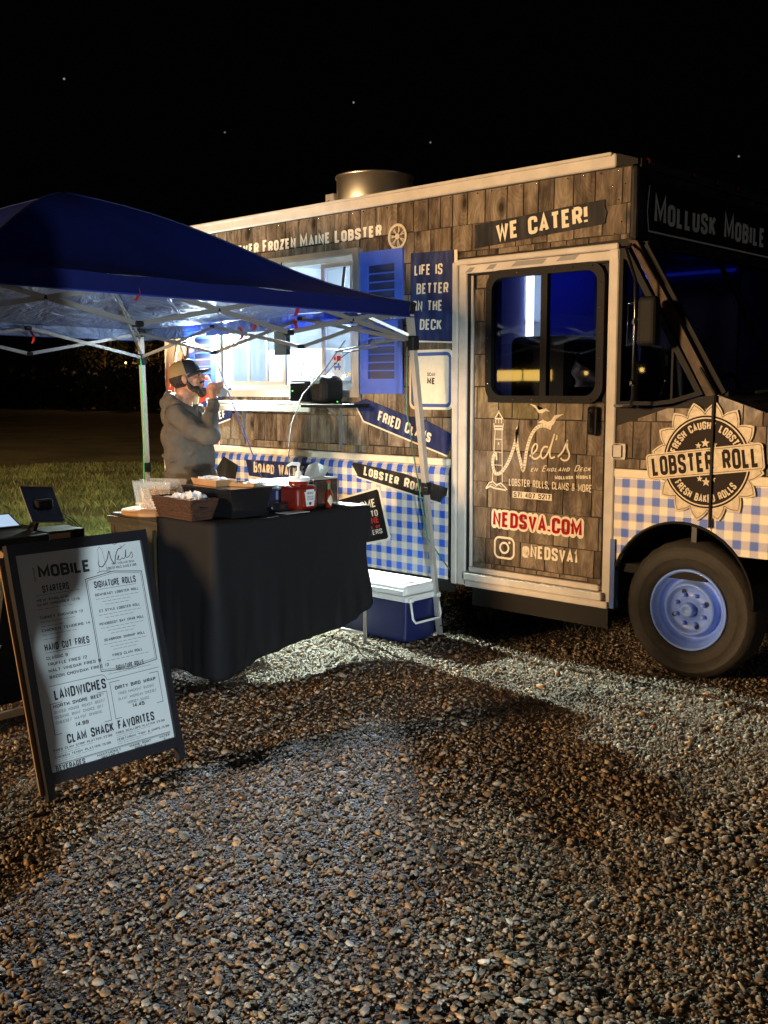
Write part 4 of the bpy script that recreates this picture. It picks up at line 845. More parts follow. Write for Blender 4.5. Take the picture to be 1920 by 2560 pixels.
# ---- inside the cab
b = MB(); b.bbox(-1.42, -.98, .30, .75, .9, 1.92, .05, 3); b.build('driver_seat', 'seat', truck)
b = MB(); b.box(-1.1, -1.06, .80, 1.30, 1.2, 2.60); b.build('side_partition', 'curtain', truck)
b = MB(); b.grid(lambda u, v: (-1.58+.05*math.sin(u*14), .12+.25*u, 1.5+1.1*v), 24, 2); b.build('cab_curtain', 'curtain', truck)
b = MB(); b.box(-1.60, -1.57, .74, .79, 1.5, 2.45); b.build('cab_glow_strip', 'led', truck)  # glowing strip added for kitchen light through the bulkhead opening
b = MB(); b.bar((-1.04, 1.3, 2.34), (-.38, 1.3, 2.34), .02, .02); b.build('cab_led_strip', 'bluled', truck)
b = MB(); b.box(-1.05, -.36, 1.32, 1.35, 1.0, 2.6); b.build('cab_panel', 'curtain', truck)
b = MB(); b.grid(lambda u, v: (-1.00+.22*u+.02*math.sin(v*9), .35+.05*math.cos(u*8), 1.60+.22*v-.18*u*v), 10, 8); b.build('plastic_bag', 'bag', truck)
b = MB(); b.tube([(.0, .45+.17*math.cos(t/16*6.283), 1.50+.17*math.sin(t/16*6.283)) for t in range(17)], .013, 6); b.build('steering_wheel', 'black', truck)
b = MB(); b.box(-.36, -.30, .3, .36, 1.72, 1.78); b.build('cab_note', 'paper', truck)
b = MB(); b.box(-.375, -.335, .03, .05, 1.50, 1.74); b.build('wood_trim', 'woodleg', truck)

# ================================================================== GROUND
def hfun(x, y):   # gentle relief of the gravel lot (metres)
    return (.010*np.sin(x*1.9+.6*y)*np.cos(y*1.3+.4)+.007*np.sin(x*4.1-y*3.3+1)+.005*np.sin(x*7.3+y*5.9)+.004*np.sin(13*x-4*y)*np.sin(9*y+2*x))-.018
def ground_material():
    m = bpy.data.materials.new('gravel_ground'); m.use_nodes = True; n = m.node_tree; b = n.nodes['Principled BSDF']; t = n.nodes.new('ShaderNodeTexCoord')
    v = n.nodes.new('ShaderNodeTexVoronoi'); v.inputs['Scale'].default_value = 95; n.links.new(t.outputs['Object'], v.inputs['Vector'])
    cr = n.nodes.new('ShaderNodeValToRGB'); el = cr.color_ramp.elements; el[0].position = 0; el[0].color = (.035, .024, .014, 1); el[1].position = 1; el[1].color = (.18, .145, .105, 1)
    e = el.new(.5); e.color = (.085, .056, .033, 1); sx = n.nodes.new('ShaderNodeSeparateXYZ'); n.links.new(v.outputs['Color'], sx.inputs[0]); n.links.new(sx.outputs[0], cr.inputs[0])
    no = n.nodes.new('ShaderNodeTexNoise'); no.inputs['Scale'].default_value = 1.3; n.links.new(t.outputs['Object'], no.inputs['Vector'])
    sc = n.nodes.new('ShaderNodeVectorMath'); sc.operation = 'SCALE'; n.links.new(cr.outputs[0], sc.inputs[0]); n.links.new(math_node(n, 'MULTIPLY_ADD', no.outputs['Fac'], 1.0, .35), sc.inputs['Scale'])
    n.links.new(sc.outputs[0], b.inputs['Base Color']); b.inputs['Roughness'].default_value = .85
    bu = n.nodes.new('ShaderNodeBump'); bu.inputs['Strength'].default_value = 1; bu.inputs['Distance'].default_value = .012; bu.invert = True; n.links.new(v.outputs['Distance'], bu.inputs['Height']); n.links.new(bu.outputs[0], b.inputs['Normal'])
    return m
def field_material():
    m = bpy.data.materials.new('grass_field'); m.use_nodes = True; n = m.node_tree; b = n.nodes['Principled BSDF']; t = n.nodes.new('ShaderNodeTexCoord')
    no = n.nodes.new('ShaderNodeTexNoise'); no.inputs['Scale'].default_value = .45; no.inputs['Detail'].default_value = 9; no.inputs['Roughness'].default_value = .7; n.links.new(t.outputs['Object'], no.inputs['Vector'])
    cr = n.nodes.new('ShaderNodeValToRGB'); el = cr.color_ramp.elements; el[0].position = .35; el[0].color = (.05, .036, .014, 1); el[1].position = .68; el[1].color = (.20, .155, .055, 1); n.links.new(no.outputs['Fac'], cr.inputs[0])
    n.links.new(cr.outputs[0], b.inputs['Base Color']); b.inputs['Roughness'].default_value = .95
    n2 = n.nodes.new('ShaderNodeTexNoise'); n2.inputs['Scale'].default_value = 25; n2.inputs['Detail'].default_value = 5; n.links.new(t.outputs['Object'], n2.inputs['Vector'])
    bu = n.nodes.new('ShaderNodeBump'); bu.inputs['Strength'].default_value = 1; bu.inputs['Distance'].default_value = .08; n.links.new(n2.outputs['Fac'], bu.inputs['Height']); n.links.new(bu.outputs[0], b.inputs['Normal'])
    return m
MT['ground'] = ground_material(); MT['field'] = field_material()
m_ = MB(); m_.add([(-300, -200, -.10), (200, -200, -.10), (200, 300, -.10), (-300, 300, -.10)], [(0, 1, 2, 3)])
o = m_.build('field', 'field'); o['kind'] = 'structure'
nx, ny = 110, 100
gx = np.linspace(-5.6, 5.4, nx+1); gy = np.linspace(-7, 3.0, ny+1); X, Y = np.meshgrid(gx, gy); Z = hfun(X, Y)
edge = np.minimum.reduce([X+5.6, 5.4-X, Y+7, 3.0-Y]); Z = np.where(edge < .35, Z-.10*(1-edge/.35), Z)
m_ = MB(); m_.add(np.stack([X, Y, Z], -1).reshape(-1, 3).tolist(), [(j*(nx+1)+i, j*(nx+1)+i+1, (j+1)*(nx+1)+i+1, (j+1)*(nx+1)+i) for j in range(ny) for i in range(nx)], 0, True)
o = m_.build('gravel_lot', 'ground'); o['kind'] = 'structure'

def np_mesh(name, verts, faces, mat, colors=None, smooth=False):
    me = bpy.data.meshes.new(name); nv, nf, k = len(verts), len(faces), faces.shape[1]
    me.vertices.add(nv); me.vertices.foreach_set('co', verts.astype(np.float32).ravel()); me.loops.add(nf*k); me.loops.foreach_set('vertex_index', faces.astype(np.int32).ravel())
    me.polygons.add(nf); me.polygons.foreach_set('loop_start', np.arange(0, nf*k, k, dtype=np.int32)); me.polygons.foreach_set('loop_total', np.full(nf, k, np.int32))
    if smooth: me.polygons.foreach_set('use_smooth', np.ones(nf, bool))
    if colors is not None:
        ca = me.color_attributes.new('col', 'FLOAT_COLOR', 'POINT'); ca.data.foreach_set('color', colors.astype(np.float32).ravel())
    me.materials.append(mat); me.update(calc_edges=True); me.validate()
    o = bpy.data.objects.new(name, me); COL.objects.link(o); return o
def attr_mat(name, rough=.7, bump=0, trans=0):
    m = bpy.data.materials.new(name); m.use_nodes = True; n = m.node_tree; b = n.nodes['Principled BSDF']; a = n.nodes.new('ShaderNodeAttribute'); a.attribute_name = 'col'
    t = n.nodes.new('ShaderNodeTexCoord'); no = n.nodes.new('ShaderNodeTexNoise'); no.inputs['Scale'].default_value = 120; no.inputs['Detail'].default_value = 3; n.links.new(t.outputs['Object'], no.inputs['Vector'])
    sc = n.nodes.new('ShaderNodeVectorMath'); sc.operation = 'SCALE'; n.links.new(a.outputs['Color'], sc.inputs[0]); n.links.new(math_node(n, 'MULTIPLY_ADD', no.outputs['Fac'], .8, .6), sc.inputs['Scale'])
    n.links.new(sc.outputs[0], b.inputs['Base Color']); b.inputs['Roughness'].default_value = rough
    if bump:
        bu = n.nodes.new('ShaderNodeBump'); bu.inputs['Strength'].default_value = bump; bu.inputs['Distance'].default_value = .004; n.links.new(no.outputs['Fac'], bu.inputs['Height']); n.links.new(bu.outputs[0], b.inputs['Normal'])
    return m
def in_view(P, mx=.08):
    d = P-np.array(CAM); f = np.array(_f); r = np.array(_rr); u = np.array(_u); z = d@f
    a = d@r/np.maximum(z, .01); c = d@u/np.maximum(z, .01)
    return (z > .5) & (np.abs(a) < .3677+mx) & (c > -.4903-mx) & (c < .4903+mx)
_rr = Vector((0.730635, 0.682765, -0.001974))
b_ = bmesh.new(); bmesh.ops.create_icosphere(b_, subdivisions=1, radius=1); b_.verts.ensure_lookup_table()
IV = np.array([v.co[:] for v in b_.verts]); IF = np.array([[v.index for v in f.verts] for f in b_.faces]); b_.free()
N = 560000
P = np.stack([rng.uniform(-5.3, 5.0, N), rng.uniform(-5.2, 1.6, N), np.zeros(N)], 1)
P = P[in_view(P)]
P = P[~((P[:, 1] > .25) & (P[:, 0] < -.9) & (rng.random(len(P)) < .55))]
dist = np.linalg.norm(P-np.array(CAM), axis=1)
P = P[rng.random(len(P)) < np.where(np.linalg.norm(P-np.array(CAM), axis=1) > 5.2, .62, 1.0)]; P = P[:110000]; n = len(P)
sz = .0050*np.exp(rng.normal(0, .42, n)); big = rng.random(n) < .010; sz[big] *= 1.9; sz = np.clip(sz, .0024, .018)
P[:, 2] = hfun(P[:, 0], P[:, 1])+sz*.25+rng.uniform(-.002, .007, n)
V = IV[None]*(1+rng.uniform(-.34, .34, (n, len(IV), 1))); V = V*np.stack([sz*rng.uniform(1.0, 1.7, n), sz*rng.uniform(.8, 1.1, n), sz*rng.uniform(.38, .75, n)], 1)[:, None]
a = rng.uniform(0, 2*np.pi, n); tl = rng.normal(0, .45, n); ca, sa, ct, st_ = np.cos(a), np.sin(a), np.cos(tl), np.sin(tl)
x, y, z = V[..., 0], V[..., 1], V[..., 2]; y, z = y*ct[:, None]-z*st_[:, None], y*st_[:, None]+z*ct[:, None]
x, z = x*ct[:, None]+z*st_[:, None], -x*st_[:, None]+z*ct[:, None]
x, y = x*ca[:, None]-y*sa[:, None], x*sa[:, None]+y*ca[:, None]
V = np.stack([x, y, z], -1)+P[:, None]
F = (IF[None]+np.arange(n)[:, None, None]*len(IV)).reshape(-1, 3)
pal = np.array([(.21, .185, .155), (.13, .11, .085), (.28, .25, .205), (.26, .165, .085), (.16, .095, .05), (.07, .055, .04), (.38, .25, .14), (.42, .39, .34)])
ci = rng.choice(len(pal), n, p=[.25, .23, .12, .13, .10, .10, .045, .025]); c = pal[ci]*rng.uniform(.6, 1.08, (n, 1))
C4 = np.concatenate([np.repeat(c, len(IV), 0), np.ones((n*len(IV), 1))], 1)
g = np_mesh('gravel', V.reshape(-1, 3), F, attr_mat('gravel_stone', .92, .3), C4); g['kind'] = 'stuff'; g['label'] = 'loose brown and grey gravel covering the lot'; 
print('stones', n)
# the same loose stones carry on beyond the picture: shared patches laid side by side
def stone_patch(w, cnt):
    P = np.stack([rng.uniform(-w/2, w/2, cnt), rng.uniform(-w/2, w/2, cnt), rng.uniform(-.010, .004, cnt)], 1); sz = np.clip(.0068*np.exp(rng.normal(0, .40, cnt)), .003, .02)
    V = IV[None]*(1+rng.uniform(-.34, .34, (cnt, len(IV), 1)))*np.stack([sz*1.4, sz, sz*.6], 1)[:, None]; a = rng.uniform(0, 6.28, cnt); ca, sa = np.cos(a)[:, None], np.sin(a)[:, None]
    V = np.stack([V[..., 0]*ca-V[..., 1]*sa, V[..., 0]*sa+V[..., 1]*ca, V[..., 2]], -1)+P[:, None]; F = (IF[None]+np.arange(cnt)[:, None, None]*len(IV)).reshape(-1, 3)
    c = pal[rng.choice(len(pal), cnt, p=[.25, .23, .12, .13, .10, .10, .045, .025])]*rng.uniform(.6, 1.08, (cnt, 1))
    return np_mesh('gravel', V.reshape(-1, 3), F, bpy.data.materials['gravel_stone'], np.concatenate([np.repeat(c, len(IV), 0), np.ones((cnt*len(IV), 1))], 1))
tw = 1.0; patch = None; q_ = np.stack(np.meshgrid(np.linspace(-.5, .5, 5), np.linspace(-.5, .5, 5)), -1).reshape(-1, 2)*tw
for ix in range(11):
    for iy in range(9):
        cx_, cy_ = -5.1+ix*tw+.5, -6.9+iy*tw+.5
        if cy_ > .6 or cx_ > 5.2: continue
        T3 = np.concatenate([q_+[cx_, cy_], np.zeros((len(q_), 1))], 1)
        if in_view(T3).mean() > .55: continue
        if patch is None: patch = o = stone_patch(tw, 4600)
        else: o = patch.copy(); COL.objects.link(o)
        o.location = (cx_, cy_, -.006); o.rotation_euler = (0, 0, (ix*3+iy)%4*math.pi/2); o['kind'] = 'stuff'; o['label'] = 'loose brown and grey gravel at the edge of the lot'
lf = MB(); rl = random.Random(5)
for k in range(150):
    x, y = rl.uniform(-2.5, 2.2), rl.uniform(-4.6, .2); z = float(hfun(np.array(x), np.array(y)))+.012; a_ = rl.uniform(0, 6.28); l_ = rl.uniform(.010, .024); u_ = Vector((math.cos(a_), math.sin(a_), rl.uniform(-.3, .5))).normalized()*l_; w_ = u_.cross(Vector((0, 0, 1))).normalized()*l_*.4; c_ = Vector((x, y, z)); lf.add([c_-u_, c_+w_+Vector((0, 0, .004)), c_+u_, c_-w_+Vector((0, 0, .003))], [(0, 1, 2), (0, 2, 3)])
o = lf.build('leaf_litter', pr('dry_leaf', (.13, .075, .03), .8, var=.5, vscale=30)); o['kind'] = 'stuff'; o['label'] = 'small dry leaves and chips scattered in the gravel'
# grass blades: the lawn left of the truck and a few tufts under it
def blades(name, P, h, w, pal, label):
    n = len(P); a = rng.uniform(0, 2*np.pi, n); H = h*rng.uniform(.4, 1.3, n); W_ = w*rng.uniform(.6, 1.4, n); l = rng.normal(0, .45, (n, 2))*H[:, None]
    dx, dy = np.cos(a)*W_, np.sin(a)*W_; V = np.zeros((n, 4, 3)); V[:, 0] = P+np.stack([-dx, -dy, 0*dx], 1); V[:, 1] = P+np.stack([dx, dy, 0*dx], 1)
    V[:, 2] = P+np.stack([dx*.6+l[:, 0]*.5, dy*.6+l[:, 1]*.5, H*.6], 1); V[:, 3] = P+np.stack([l[:, 0], l[:, 1], H], 1)
    F = np.array([[0, 1, 2], [0, 2, 3]])[None]+np.arange(n)[:, None, None]*4; c = pal[rng.integers(0, len(pal), n)]*rng.uniform(.7, 1.25, (n, 1))*(.75+.35*np.sin(P[:, 0:1]*2.9+P[:, 1:2]*1.3)*np.sin(P[:, 1:2]*3.7))
    o = np_mesh(name, V.reshape(-1, 3), F.reshape(-1, 3), attr_mat(name+'_blades', .8), np.concatenate([np.repeat(c, 4, 0), np.ones((n*4, 1))], 1)); o['kind'] = 'stuff'; o['label'] = label; return o
def wedge(r0, r1, a0, a1, n):
    r = np.sqrt(rng.uniform(r0*r0, r1*r1, n)); a = rng.uniform(a0, a1, n)   # azimuth measured from +Y towards -X
    return np.stack([CAM.x-np.sin(a)*r, CAM.y+np.cos(a)*r, np.full(n, -.10)], 1)
gp = np.array([(.16, .19, .055), (.22, .24, .08), (.10, .13, .035), (.25, .23, .10)])
P = np.concatenate([wedge(8.6, 14, R(50), R(67), 46000), wedge(14, 24, R(52), R(66), 26000)])
P = P[~((P[:, 0] > XR-.2) & (P[:, 1] > -.1))]; P = P[P[:, 0] < -4.9]
P = P[(np.sin(P[:, 0]*1.7+P[:, 1]*.9)+np.sin(P[:, 1]*2.3-P[:, 0]*.6)+rng.normal(0, .8, len(P))) > -.9]
P[:, 2] += np.where(P[:, 0] > -6.2, .03, 0)
blades('grass', P, .085, .006, gp, 'short patchy lawn fading into the dark beyond the gravel')
n = 2600; P = np.stack([rng.uniform(-2.6, .3, n), rng.uniform(.45, 1.9, n), np.full(n, -.02)], 1); P = P[np.sin(P[:, 0]*9+P[:, 1]*7)+rng.normal(0, .5, len(P)) > .2]
blades('grass_tufts', P, .06, .004, gp*.8, 'sparse grass growing in the gravel under the truck')

# ================================================================== CANOPY
CA = Vector((-1.76, -.274, 0)); CL = 2.95
U1 = Vector((-1, .008, 0)); V1 = Vector((-.008, -1, 0))
def cz(u, v): return -.05*u+.022*v
def cp(u, v, z): p = CA+U1*CL*u+V1*CL*v; return Vector((p.x, p.y, z+cz(u, v)))
can = thing('canopy_tent', 'blue pop-up canopy with slanted steel legs standing beside the food truck', 'canopy', (-3.235, -1.75, 0))
EZ = 2.118; PK = 2.79
def roofz(s): return EZ+(PK-EZ)*min(1, s)-.045*math.sin(2*math.pi*min(1, s))*(1 if s < .5 else .8)
cor = [(0, 0), (1, 0), (1, 1), (0, 1)]
m_ = MB()
for k in range(4):
    a_, c_ = cor[k], cor[(k+1) % 4]
    def fn(u, v, a_=a_, c_=c_):
        e = ((a_[0]+(c_[0]-a_[0])*u), (a_[1]+(c_[1]-a_[1])*u)); o_ = 1.012
        q = (.5+(e[0]-.5)*(1-v)*o_, .5+(e[1]-.5)*(1-v)*o_)
        sag = -.035*math.sin(math.pi*u)*(1-abs(2*v-1))+.006*math.sin(u*23+v*9)*(1-v)*math.sin(math.pi*u)
        p = cp(q[0], q[1], roofz(v)+sag); return (p.x, p.y, p.z)
    m_.grid(fn, 40, 24)
# faces wind so that the outer side is the front
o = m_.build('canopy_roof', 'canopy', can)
m_ = MB()
for k in range(4):
    a_, c_ = cor[k], cor[(k+1) % 4]
    def fn(u, v, a_=a_, c_=c_):
        e = ((a_[0]+(c_[0]-a_[0])*u), (a_[1]+(c_[1]-a_[1])*u)); o_ = 1.012+.010*v
        q = (.5+(e[0]-.5)*o_, .5+(e[1]-.5)*o_); w_ = .004*math.sin(u*37)*v*math.sin(math.pi*u)
        p = cp(q[0], q[1], EZ-.088*(1-v)**1+w_); return (p.x, p.y, p.z)
    m_.grid(fn, 60, 4)
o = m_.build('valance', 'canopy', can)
for (u, v) in cor:
    P_ = [cp(.5+(u-.5)*(1-t_)*1.012, .5+(v-.5)*(1-t_)*1.012, roofz(t_)+.002) for t_ in [i/12 for i in range(13)]]
    m_ = MB(); m_.tube(P_, .005, 5); m_.build('seam', pr('seam_navy', (.006, .010, .06), .5), can)
for k in range(4):
    a_, c_ = cor[k], cor[(k+1) % 4]; P_ = [cp(.5+(a_[0]+(c_[0]-a_[0])*u-.5)*1.026, .5+(a_[1]+(c_[1]-a_[1])*u-.5)*1.026, EZ-.088) for u in (0, .25, .5, .75, 1)]
    m_ = MB(); m_.tube(P_, .004, 6); m_.build('hem', pr('hem_navy', (.015, .03, .25), .5), can)
for (u, v) in cor:
    t_ = cp(u, v, 2.09); out = Vector((1 if u == 0 else -1, 1 if v == 0 else -1, 0)); ft = Vector((t_.x+out.x*.14, t_.y+out.y*.14, .02))
    m_ = MB(); m_.bar(t_, t_+(ft-t_)*.54, .036, .036, up=(0, 1, 0)); leg = m_.build('leg', 'pole', can)
    m_ = MB(); m_.bar(t_+(ft-t_)*.52, ft, .029, .029, up=(0, 1, 0)); m_.build('lower_leg', 'pole', leg)
    m_ = MB(); q = t_+(ft-t_)*.545; m_.bbox(q.x-.026, q.x+.026, q.y-.026, q.y+.026, q.z-.04, q.z+.04, .006, 1); m_.bbox(q.x+.0, q.x+.04, q.y-.035, q.y-.02, q.z-.012, q.z+.012, .004, 1); m_.build('leg_clamp', 'black', leg)
    m_ = MB(); q = t_+(ft-t_)*.105; m_.bbox(q.x-.032, q.x+.032, q.y-.032, q.y+.032, q.z-.045, q.z+.045, .008, 1); m_.build('slider_bracket', 'black', leg); m_ = MB(); q = t_; m_.bbox(q.x-.032, q.x+.032, q.y-.032, q.y+.032, q.z-.03, q.z+.035, .008, 1); m_.build('top_bracket', 'black', leg)
    m_ = MB(); m_.bbox(ft.x-.035, ft.x+.035, ft.y-.035, ft.y+.035, .0, .006, .002, 1); m_.bar(ft, ft+Vector((0, 0, .06)), .022, .022); m_.build('foot_plate', 'rust', leg)
UZ, LZ = 2.085, 1.895
for k in range(4):
    a_, c_ = cor[k], cor[(k+1) % 4]
    def pt(f, z, off=0):
        e = (a_[0]+(c_[0]-a_[0])*f, a_[1]+(c_[1]-a_[1])*f); i_ = (.5+(e[0]-.5)*(1-off), .5+(e[1]-.5)*(1-off)); return cp(i_[0], i_[1], z)
    for s_ in range(3):
        f0, f1 = s_/3, (s_+1)/3
        z00, z11 = (UZ, LZ) if s_ % 1 == 0 else (LZ, UZ)
        m_ = MB(); m_.bar(pt(f0, UZ-.0, .0), pt(f1, LZ, .0), .012, .024); m_.build('truss_bar', 'bar', can)
        m_ = MB(); m_.bar(pt(f0, LZ, .012), pt(f1, UZ, .012), .012, .024); m_.build('truss_bar', 'bar', can)
        q = pt((f0+f1)/2, (UZ+LZ)/2, .004); m_ = MB(); m_.sphere(q, .017, 1); m_.build('pivot', 'black', can)
        if s_ < 2:
            for z in (UZ, LZ): q = pt(f1, z, .006); m_ = MB(); m_.bbox(q.x-.024, q.x+.024, q.y-.024, q.y+.024, q.z-.014, q.z+.014, .006, 1); m_.build('truss_joint', 'black', can)
    # struts from each corner up to the hub
    m_ = MB(); m_.bar(pt(0, 2.05), cp(.5+(a_[0]-.5)*.5, .5+(a_[1]-.5)*.5, 2.36), .014, .022); m_.bar(cp(.5+(a_[0]-.5)*.5, .5+(a_[1]-.5)*.5, 2.36), cp(.5, .5, 2.70), .014, .022); m_.bar(pt(0, 1.92), cp(.5+(a_[0]-.5)*.62, .5+(a_[1]-.5)*.62, 2.28), .012, .018); m_.build('corner_strut', 'bar', can)
for (u, v, z, dx) in ((.56, 0.0, 2.02, .01), (.36, .0, 2.04, .0), (.02, .30, 2.04, .0), (0.0, .667, 2.05, 0), (1.0, .32, 2.02, 0), (.45, .05, 2.06, 0)):
    p = cp(u, v, z); m_ = MB(); m_.grid(lambda a, c: (p.x-.016+.032*a+.01*math.sin(c*3), p.y-.01+.012*math.sin(c*4), p.z-.045+.09*c), 2, 5); m_.build('strap', 'strap', can)
# ropes tied to the tent
def rope(pts, r, mat, label, group=None):
    m_ = MB(); P_ = []
    pts = [Vector(p) for p in pts]
    for a_, c_ in zip(pts[:-1], pts[1:]):
        for k in range(6): P_.append(a_.lerp(c_, k/6))
    P_.append(pts[-1]); m_.tube(P_, r, 6); o = m_.build('rope', mat, loc=pts[0]); tag(o, label, 'rope', group)
Bc = cp(1, 0, 1.9)
rope([Bc+Vector((.05, -.04, -.02)), Bc+Vector((.10, -.06, -.40)), Bc+Vector((.20, -.15, -1.2)), Bc+Vector((.35, -.3, -1.86))], .006, 'rope', 'bright green guy rope tied beside the far middle canopy leg')
J = cp(.667, 0, 1.88)
rope([J+Vector((0, 0, 0)), J+Vector((.02, 0, -.07)), J+Vector((.42, .10, -.95)), J+Vector((.45, .1, -1.1))], .0045, 'ropeb', 'dark blue cord hanging from the canopy truss across the serving window')
A1 = cp(0, 0, 1.85)
rope([A1+Vector((0, -.02, 0)), A1+Vector((-.02, .0, -.4)), A1+Vector((.10, .06, -1.2)), Vector((-1.63, -.02, .42))], .004, pr('teal_cord', (.03, .14, .11), .6), 'thin teal cord running down along the right canopy leg')
rope([(-2.0, -.30, 1.86), (-2.3, -.28, 1.83), (-2.42, -.27, 1.84), (-1.80, -.30, 1.90)], .006, 'cord', 'pale cable looped under the canopy edge beside the blue shutter')
rope([(-2.50, -.10, 1.92), (-2.60, -.2, 1.72), (-2.72, -.30, 1.55), (-2.80, -.33, 1.35), (-2.83, -.34, 1.1), (-2.84, -.3, .95)], .0045, 'cord', 'grey power cable dropping from the window over the shelf')

# ================================================================== TABLE WITH BLACK CLOTH
TX0, TX1, TY0, TY1, TZ = -2.335, -1.825, -1.775, -.565, .872
tb = thing('folding_table', 'folding table hidden under a black cloth with its steel legs showing below the hem', 'table', ((TX0+TX1)/2, (TY0+TY1)/2, 0))
m_ = MB(); m_.bbox(TX0+.012, TX1-.012, TY0+.012, TY1-.012, TZ-.045, TZ-.003, .006, 1); m_.build('table_top', 'coolwhite', tb)
for x in (TX0+.035, TX1-.035):
    for y in (TY0+.05, TY1-.012): m_ = MB(); m_.tube([(x, y, TZ-.04), (x, y, .0)], .0125, 8); m_.build('leg', 'alu', tb)
for y in (TY0+.05, TY1-.012): m_ = MB(); m_.tube([(TX0+.035, y, .06), (TX1-.035, y, .06)], .010, 8); m_.build('crossbar', 'alu', tb)
hemp = [(-1.775, .008), (-1.72, .012), (-1.615, .035), (-1.47, .085), (-1.32, .105), (-1.133, .127), (-.98, .135), (-.837, .15), (-.70, .19), (-.60, .235), (-.54, .27)]
def hem(y):
    for (a_, b1), (c_, d1) in zip(hemp[:-1], hemp[1:]):
        if y <= c_: return b1+(d1-b1)*(y-a_)/(c_-a_)
    return hemp[-1][1]
m_ = MB()
m_.grid(lambda u, v: (TX0+(TX1-TX0)*u, TY0+(TY1-TY0)*v, TZ+.002+.0015*math.sin(u*9)*math.sin(v*17)), 10, 20)
RC = .035
def path(q):     # along the cloth edge: far end of the long side -> near corner -> along the short side ; returns x, y, nx, ny
    L1 = (TY1-TY0)-RC; L2 = (TX1-TX0)-RC; La = RC*math.pi/2
    if q < L1: return TX1, TY1-q, 1, 0
    q -= L1
    if q < La: a = q/RC; return TX1-RC+RC*math.cos(a), TY0+RC-RC*math.sin(a), math.cos(a), -math.sin(a)
    q -= La; return TX1-RC-q, TY0, 0, -1
LT = (TY1-TY0)-RC+RC*math.pi/2+(TX1-TX0)-RC
def skirt(u, v):
    q = u*LT; x, y, nx_, ny_ = path(q); L1 = (TY1-TY0)-RC; c = math.exp(-((q-L1-RC*.8)/.10)**2)
    h = hem(y) if nx_ > .5 else .008+.012*math.sin(x*11)**2
    z = TZ+.002-(TZ-h)*v
    f = .016*math.sin(q*9+1.5*math.sin(q*3))*v**1.3+.010*math.sin(q*23+2)*v*v+.045*c*v+.010*math.sin(z*7+q*5)*v+.006*math.sin(q*51)*v**2
    k = .035*math.sin(math.pi*min(1, v*1.2))*max(0, 1-u*3)**3
    return (x+nx_*(.004+max(-.002, f)), y+ny_*(.004+max(-.002, f))-k, z)
m_.grid(lambda u, v: skirt(u, v), 150, 34)
m_.grid(lambda u, v: (TX0+(TX1-TX0)*u, TY1+.004+.008*math.sin(u*20)*v, TZ+.002-.22*v), 16, 10)
m_.grid(lambda u, v: (TX0-.004-.012*math.sin(u*30)**2*v, TY0+(TY1-TY0)*u, TZ+.002-(.20)*v), 30, 10)
cl = m_.build('tablecloth', 'cloth', loc=((TX0+TX1)/2, (TY0+TY1)/2, TZ)); tag(cl, 'long black cloth draped over the serving table, hem lifted at the right', 'tablecloth')
so = cl.modifiers.new('thickness', 'SOLIDIFY'); so.thickness = .002
T = TZ+.006
def frustum(mb, cx, cy, z0, z1, a0, b0, a1, b1, rot=0, th=.006, solid=False, mi=0):
    """open tray: outer half sizes a0,b0 at the bottom and a1,b1 at the top"""
    c, s_ = math.cos(rot), math.sin(rot)
    def ring(a_, b_, z): return [(cx+x*c-y*s_, cy+x*s_+y*c, z) for x, y in ((-a_, -b_), (a_, -b_), (a_, b_), (-a_, b_))]
    r = ring(a0, b0, z0)+ring(a1, b1, z1)+ring(a1-th, b1-th, z1)+ring(a0-th, b0-th, z0+th)
    f = [(3, 2, 1, 0)]
    for i in range(4):
        j = (i+1) % 4; f += [(i, j, 4+j, 4+i), (4+i, 4+j, 8+j, 8+i), (8+i, 8+j, 12+j, 12+i)]
    f.append((12, 13, 14, 15)); mb.add(r, f, mi)
def crumple(mb, c, sx, sy, sz, seed, n=14, rot=0):
    rd = random.Random(seed); ph = [rd.uniform(0, 6) for _ in range(6)]
    def fn(u, v):
        x = (u-.5)*2; y = (v-.5)*2; h = max(0, 1-(x*x)*.8-(y*y)*.8)
        z = h*sz*.7+sz*.3*math.sin(5*x+ph[0]+2*y)*math.cos(6*y+ph[1])+sz*.18*math.sin(13*x+ph[2])*math.sin(11*y+ph[3])
        xr, yr = x*sx*math.cos(rot)-y*sy*math.sin(rot), x*sx*math.sin(rot)+y*sy*math.cos(rot)
        return (c[0]+xr+.1*sx*math.sin(9*y+ph[4]), c[1]+yr+.1*sy*math.sin(8*x+ph[5]), c[2]+max(z, -.0))
    mb.grid(fn, n, n, smooth=False)
# basket
m_ = MB(); frustum(m_, -2.155, -1.715, T, T+.118, .165, .066, .20, .092, -.06, .010)
bk = m_.build('wicker_basket', 'wicker', loc=(-2.155, -1.715, T)); tag(bk, 'small brown wicker basket of napkins at the left end of the black table', 'basket')
m_ = MB(); m_.bbox(-1.972, -1.968, -1.755, -1.69, T+.065, T+.092, .001, 1); m_.build('handle_hole', 'black', bk)
b_ = MB()
for k in range(7): 
    z = T+.012+k*.015; s_ = .165+(.035)*(k*.015+.012)/.118; w_ = .066+.026*(k*.015+.012)/.118
    for yy in (-1, 1): 
        c, sn = math.cos(-.06), math.sin(-.06); P_ = []
        for i in range(25):
            x = -s_+2*s_*i/24; y = yy*(w_+.003*((i+k) % 2)); P_.append((-2.155+x*c-y*sn, -1.715+x*sn+y*c, z))
        b_.tube(P_, .005, 5)
    P_ = []
    for i in range(11):
        y = -w_+2*w_*i/10; x = s_+.003*((i+k) % 2); P_.append((-2.155+x*c-y*sn, -1.715+x*sn+y*c, z))
    if k != 4 and k != 5: b_.tube(P_, .005, 5)
b_.build('wicker_weave', 'wicker', bk)
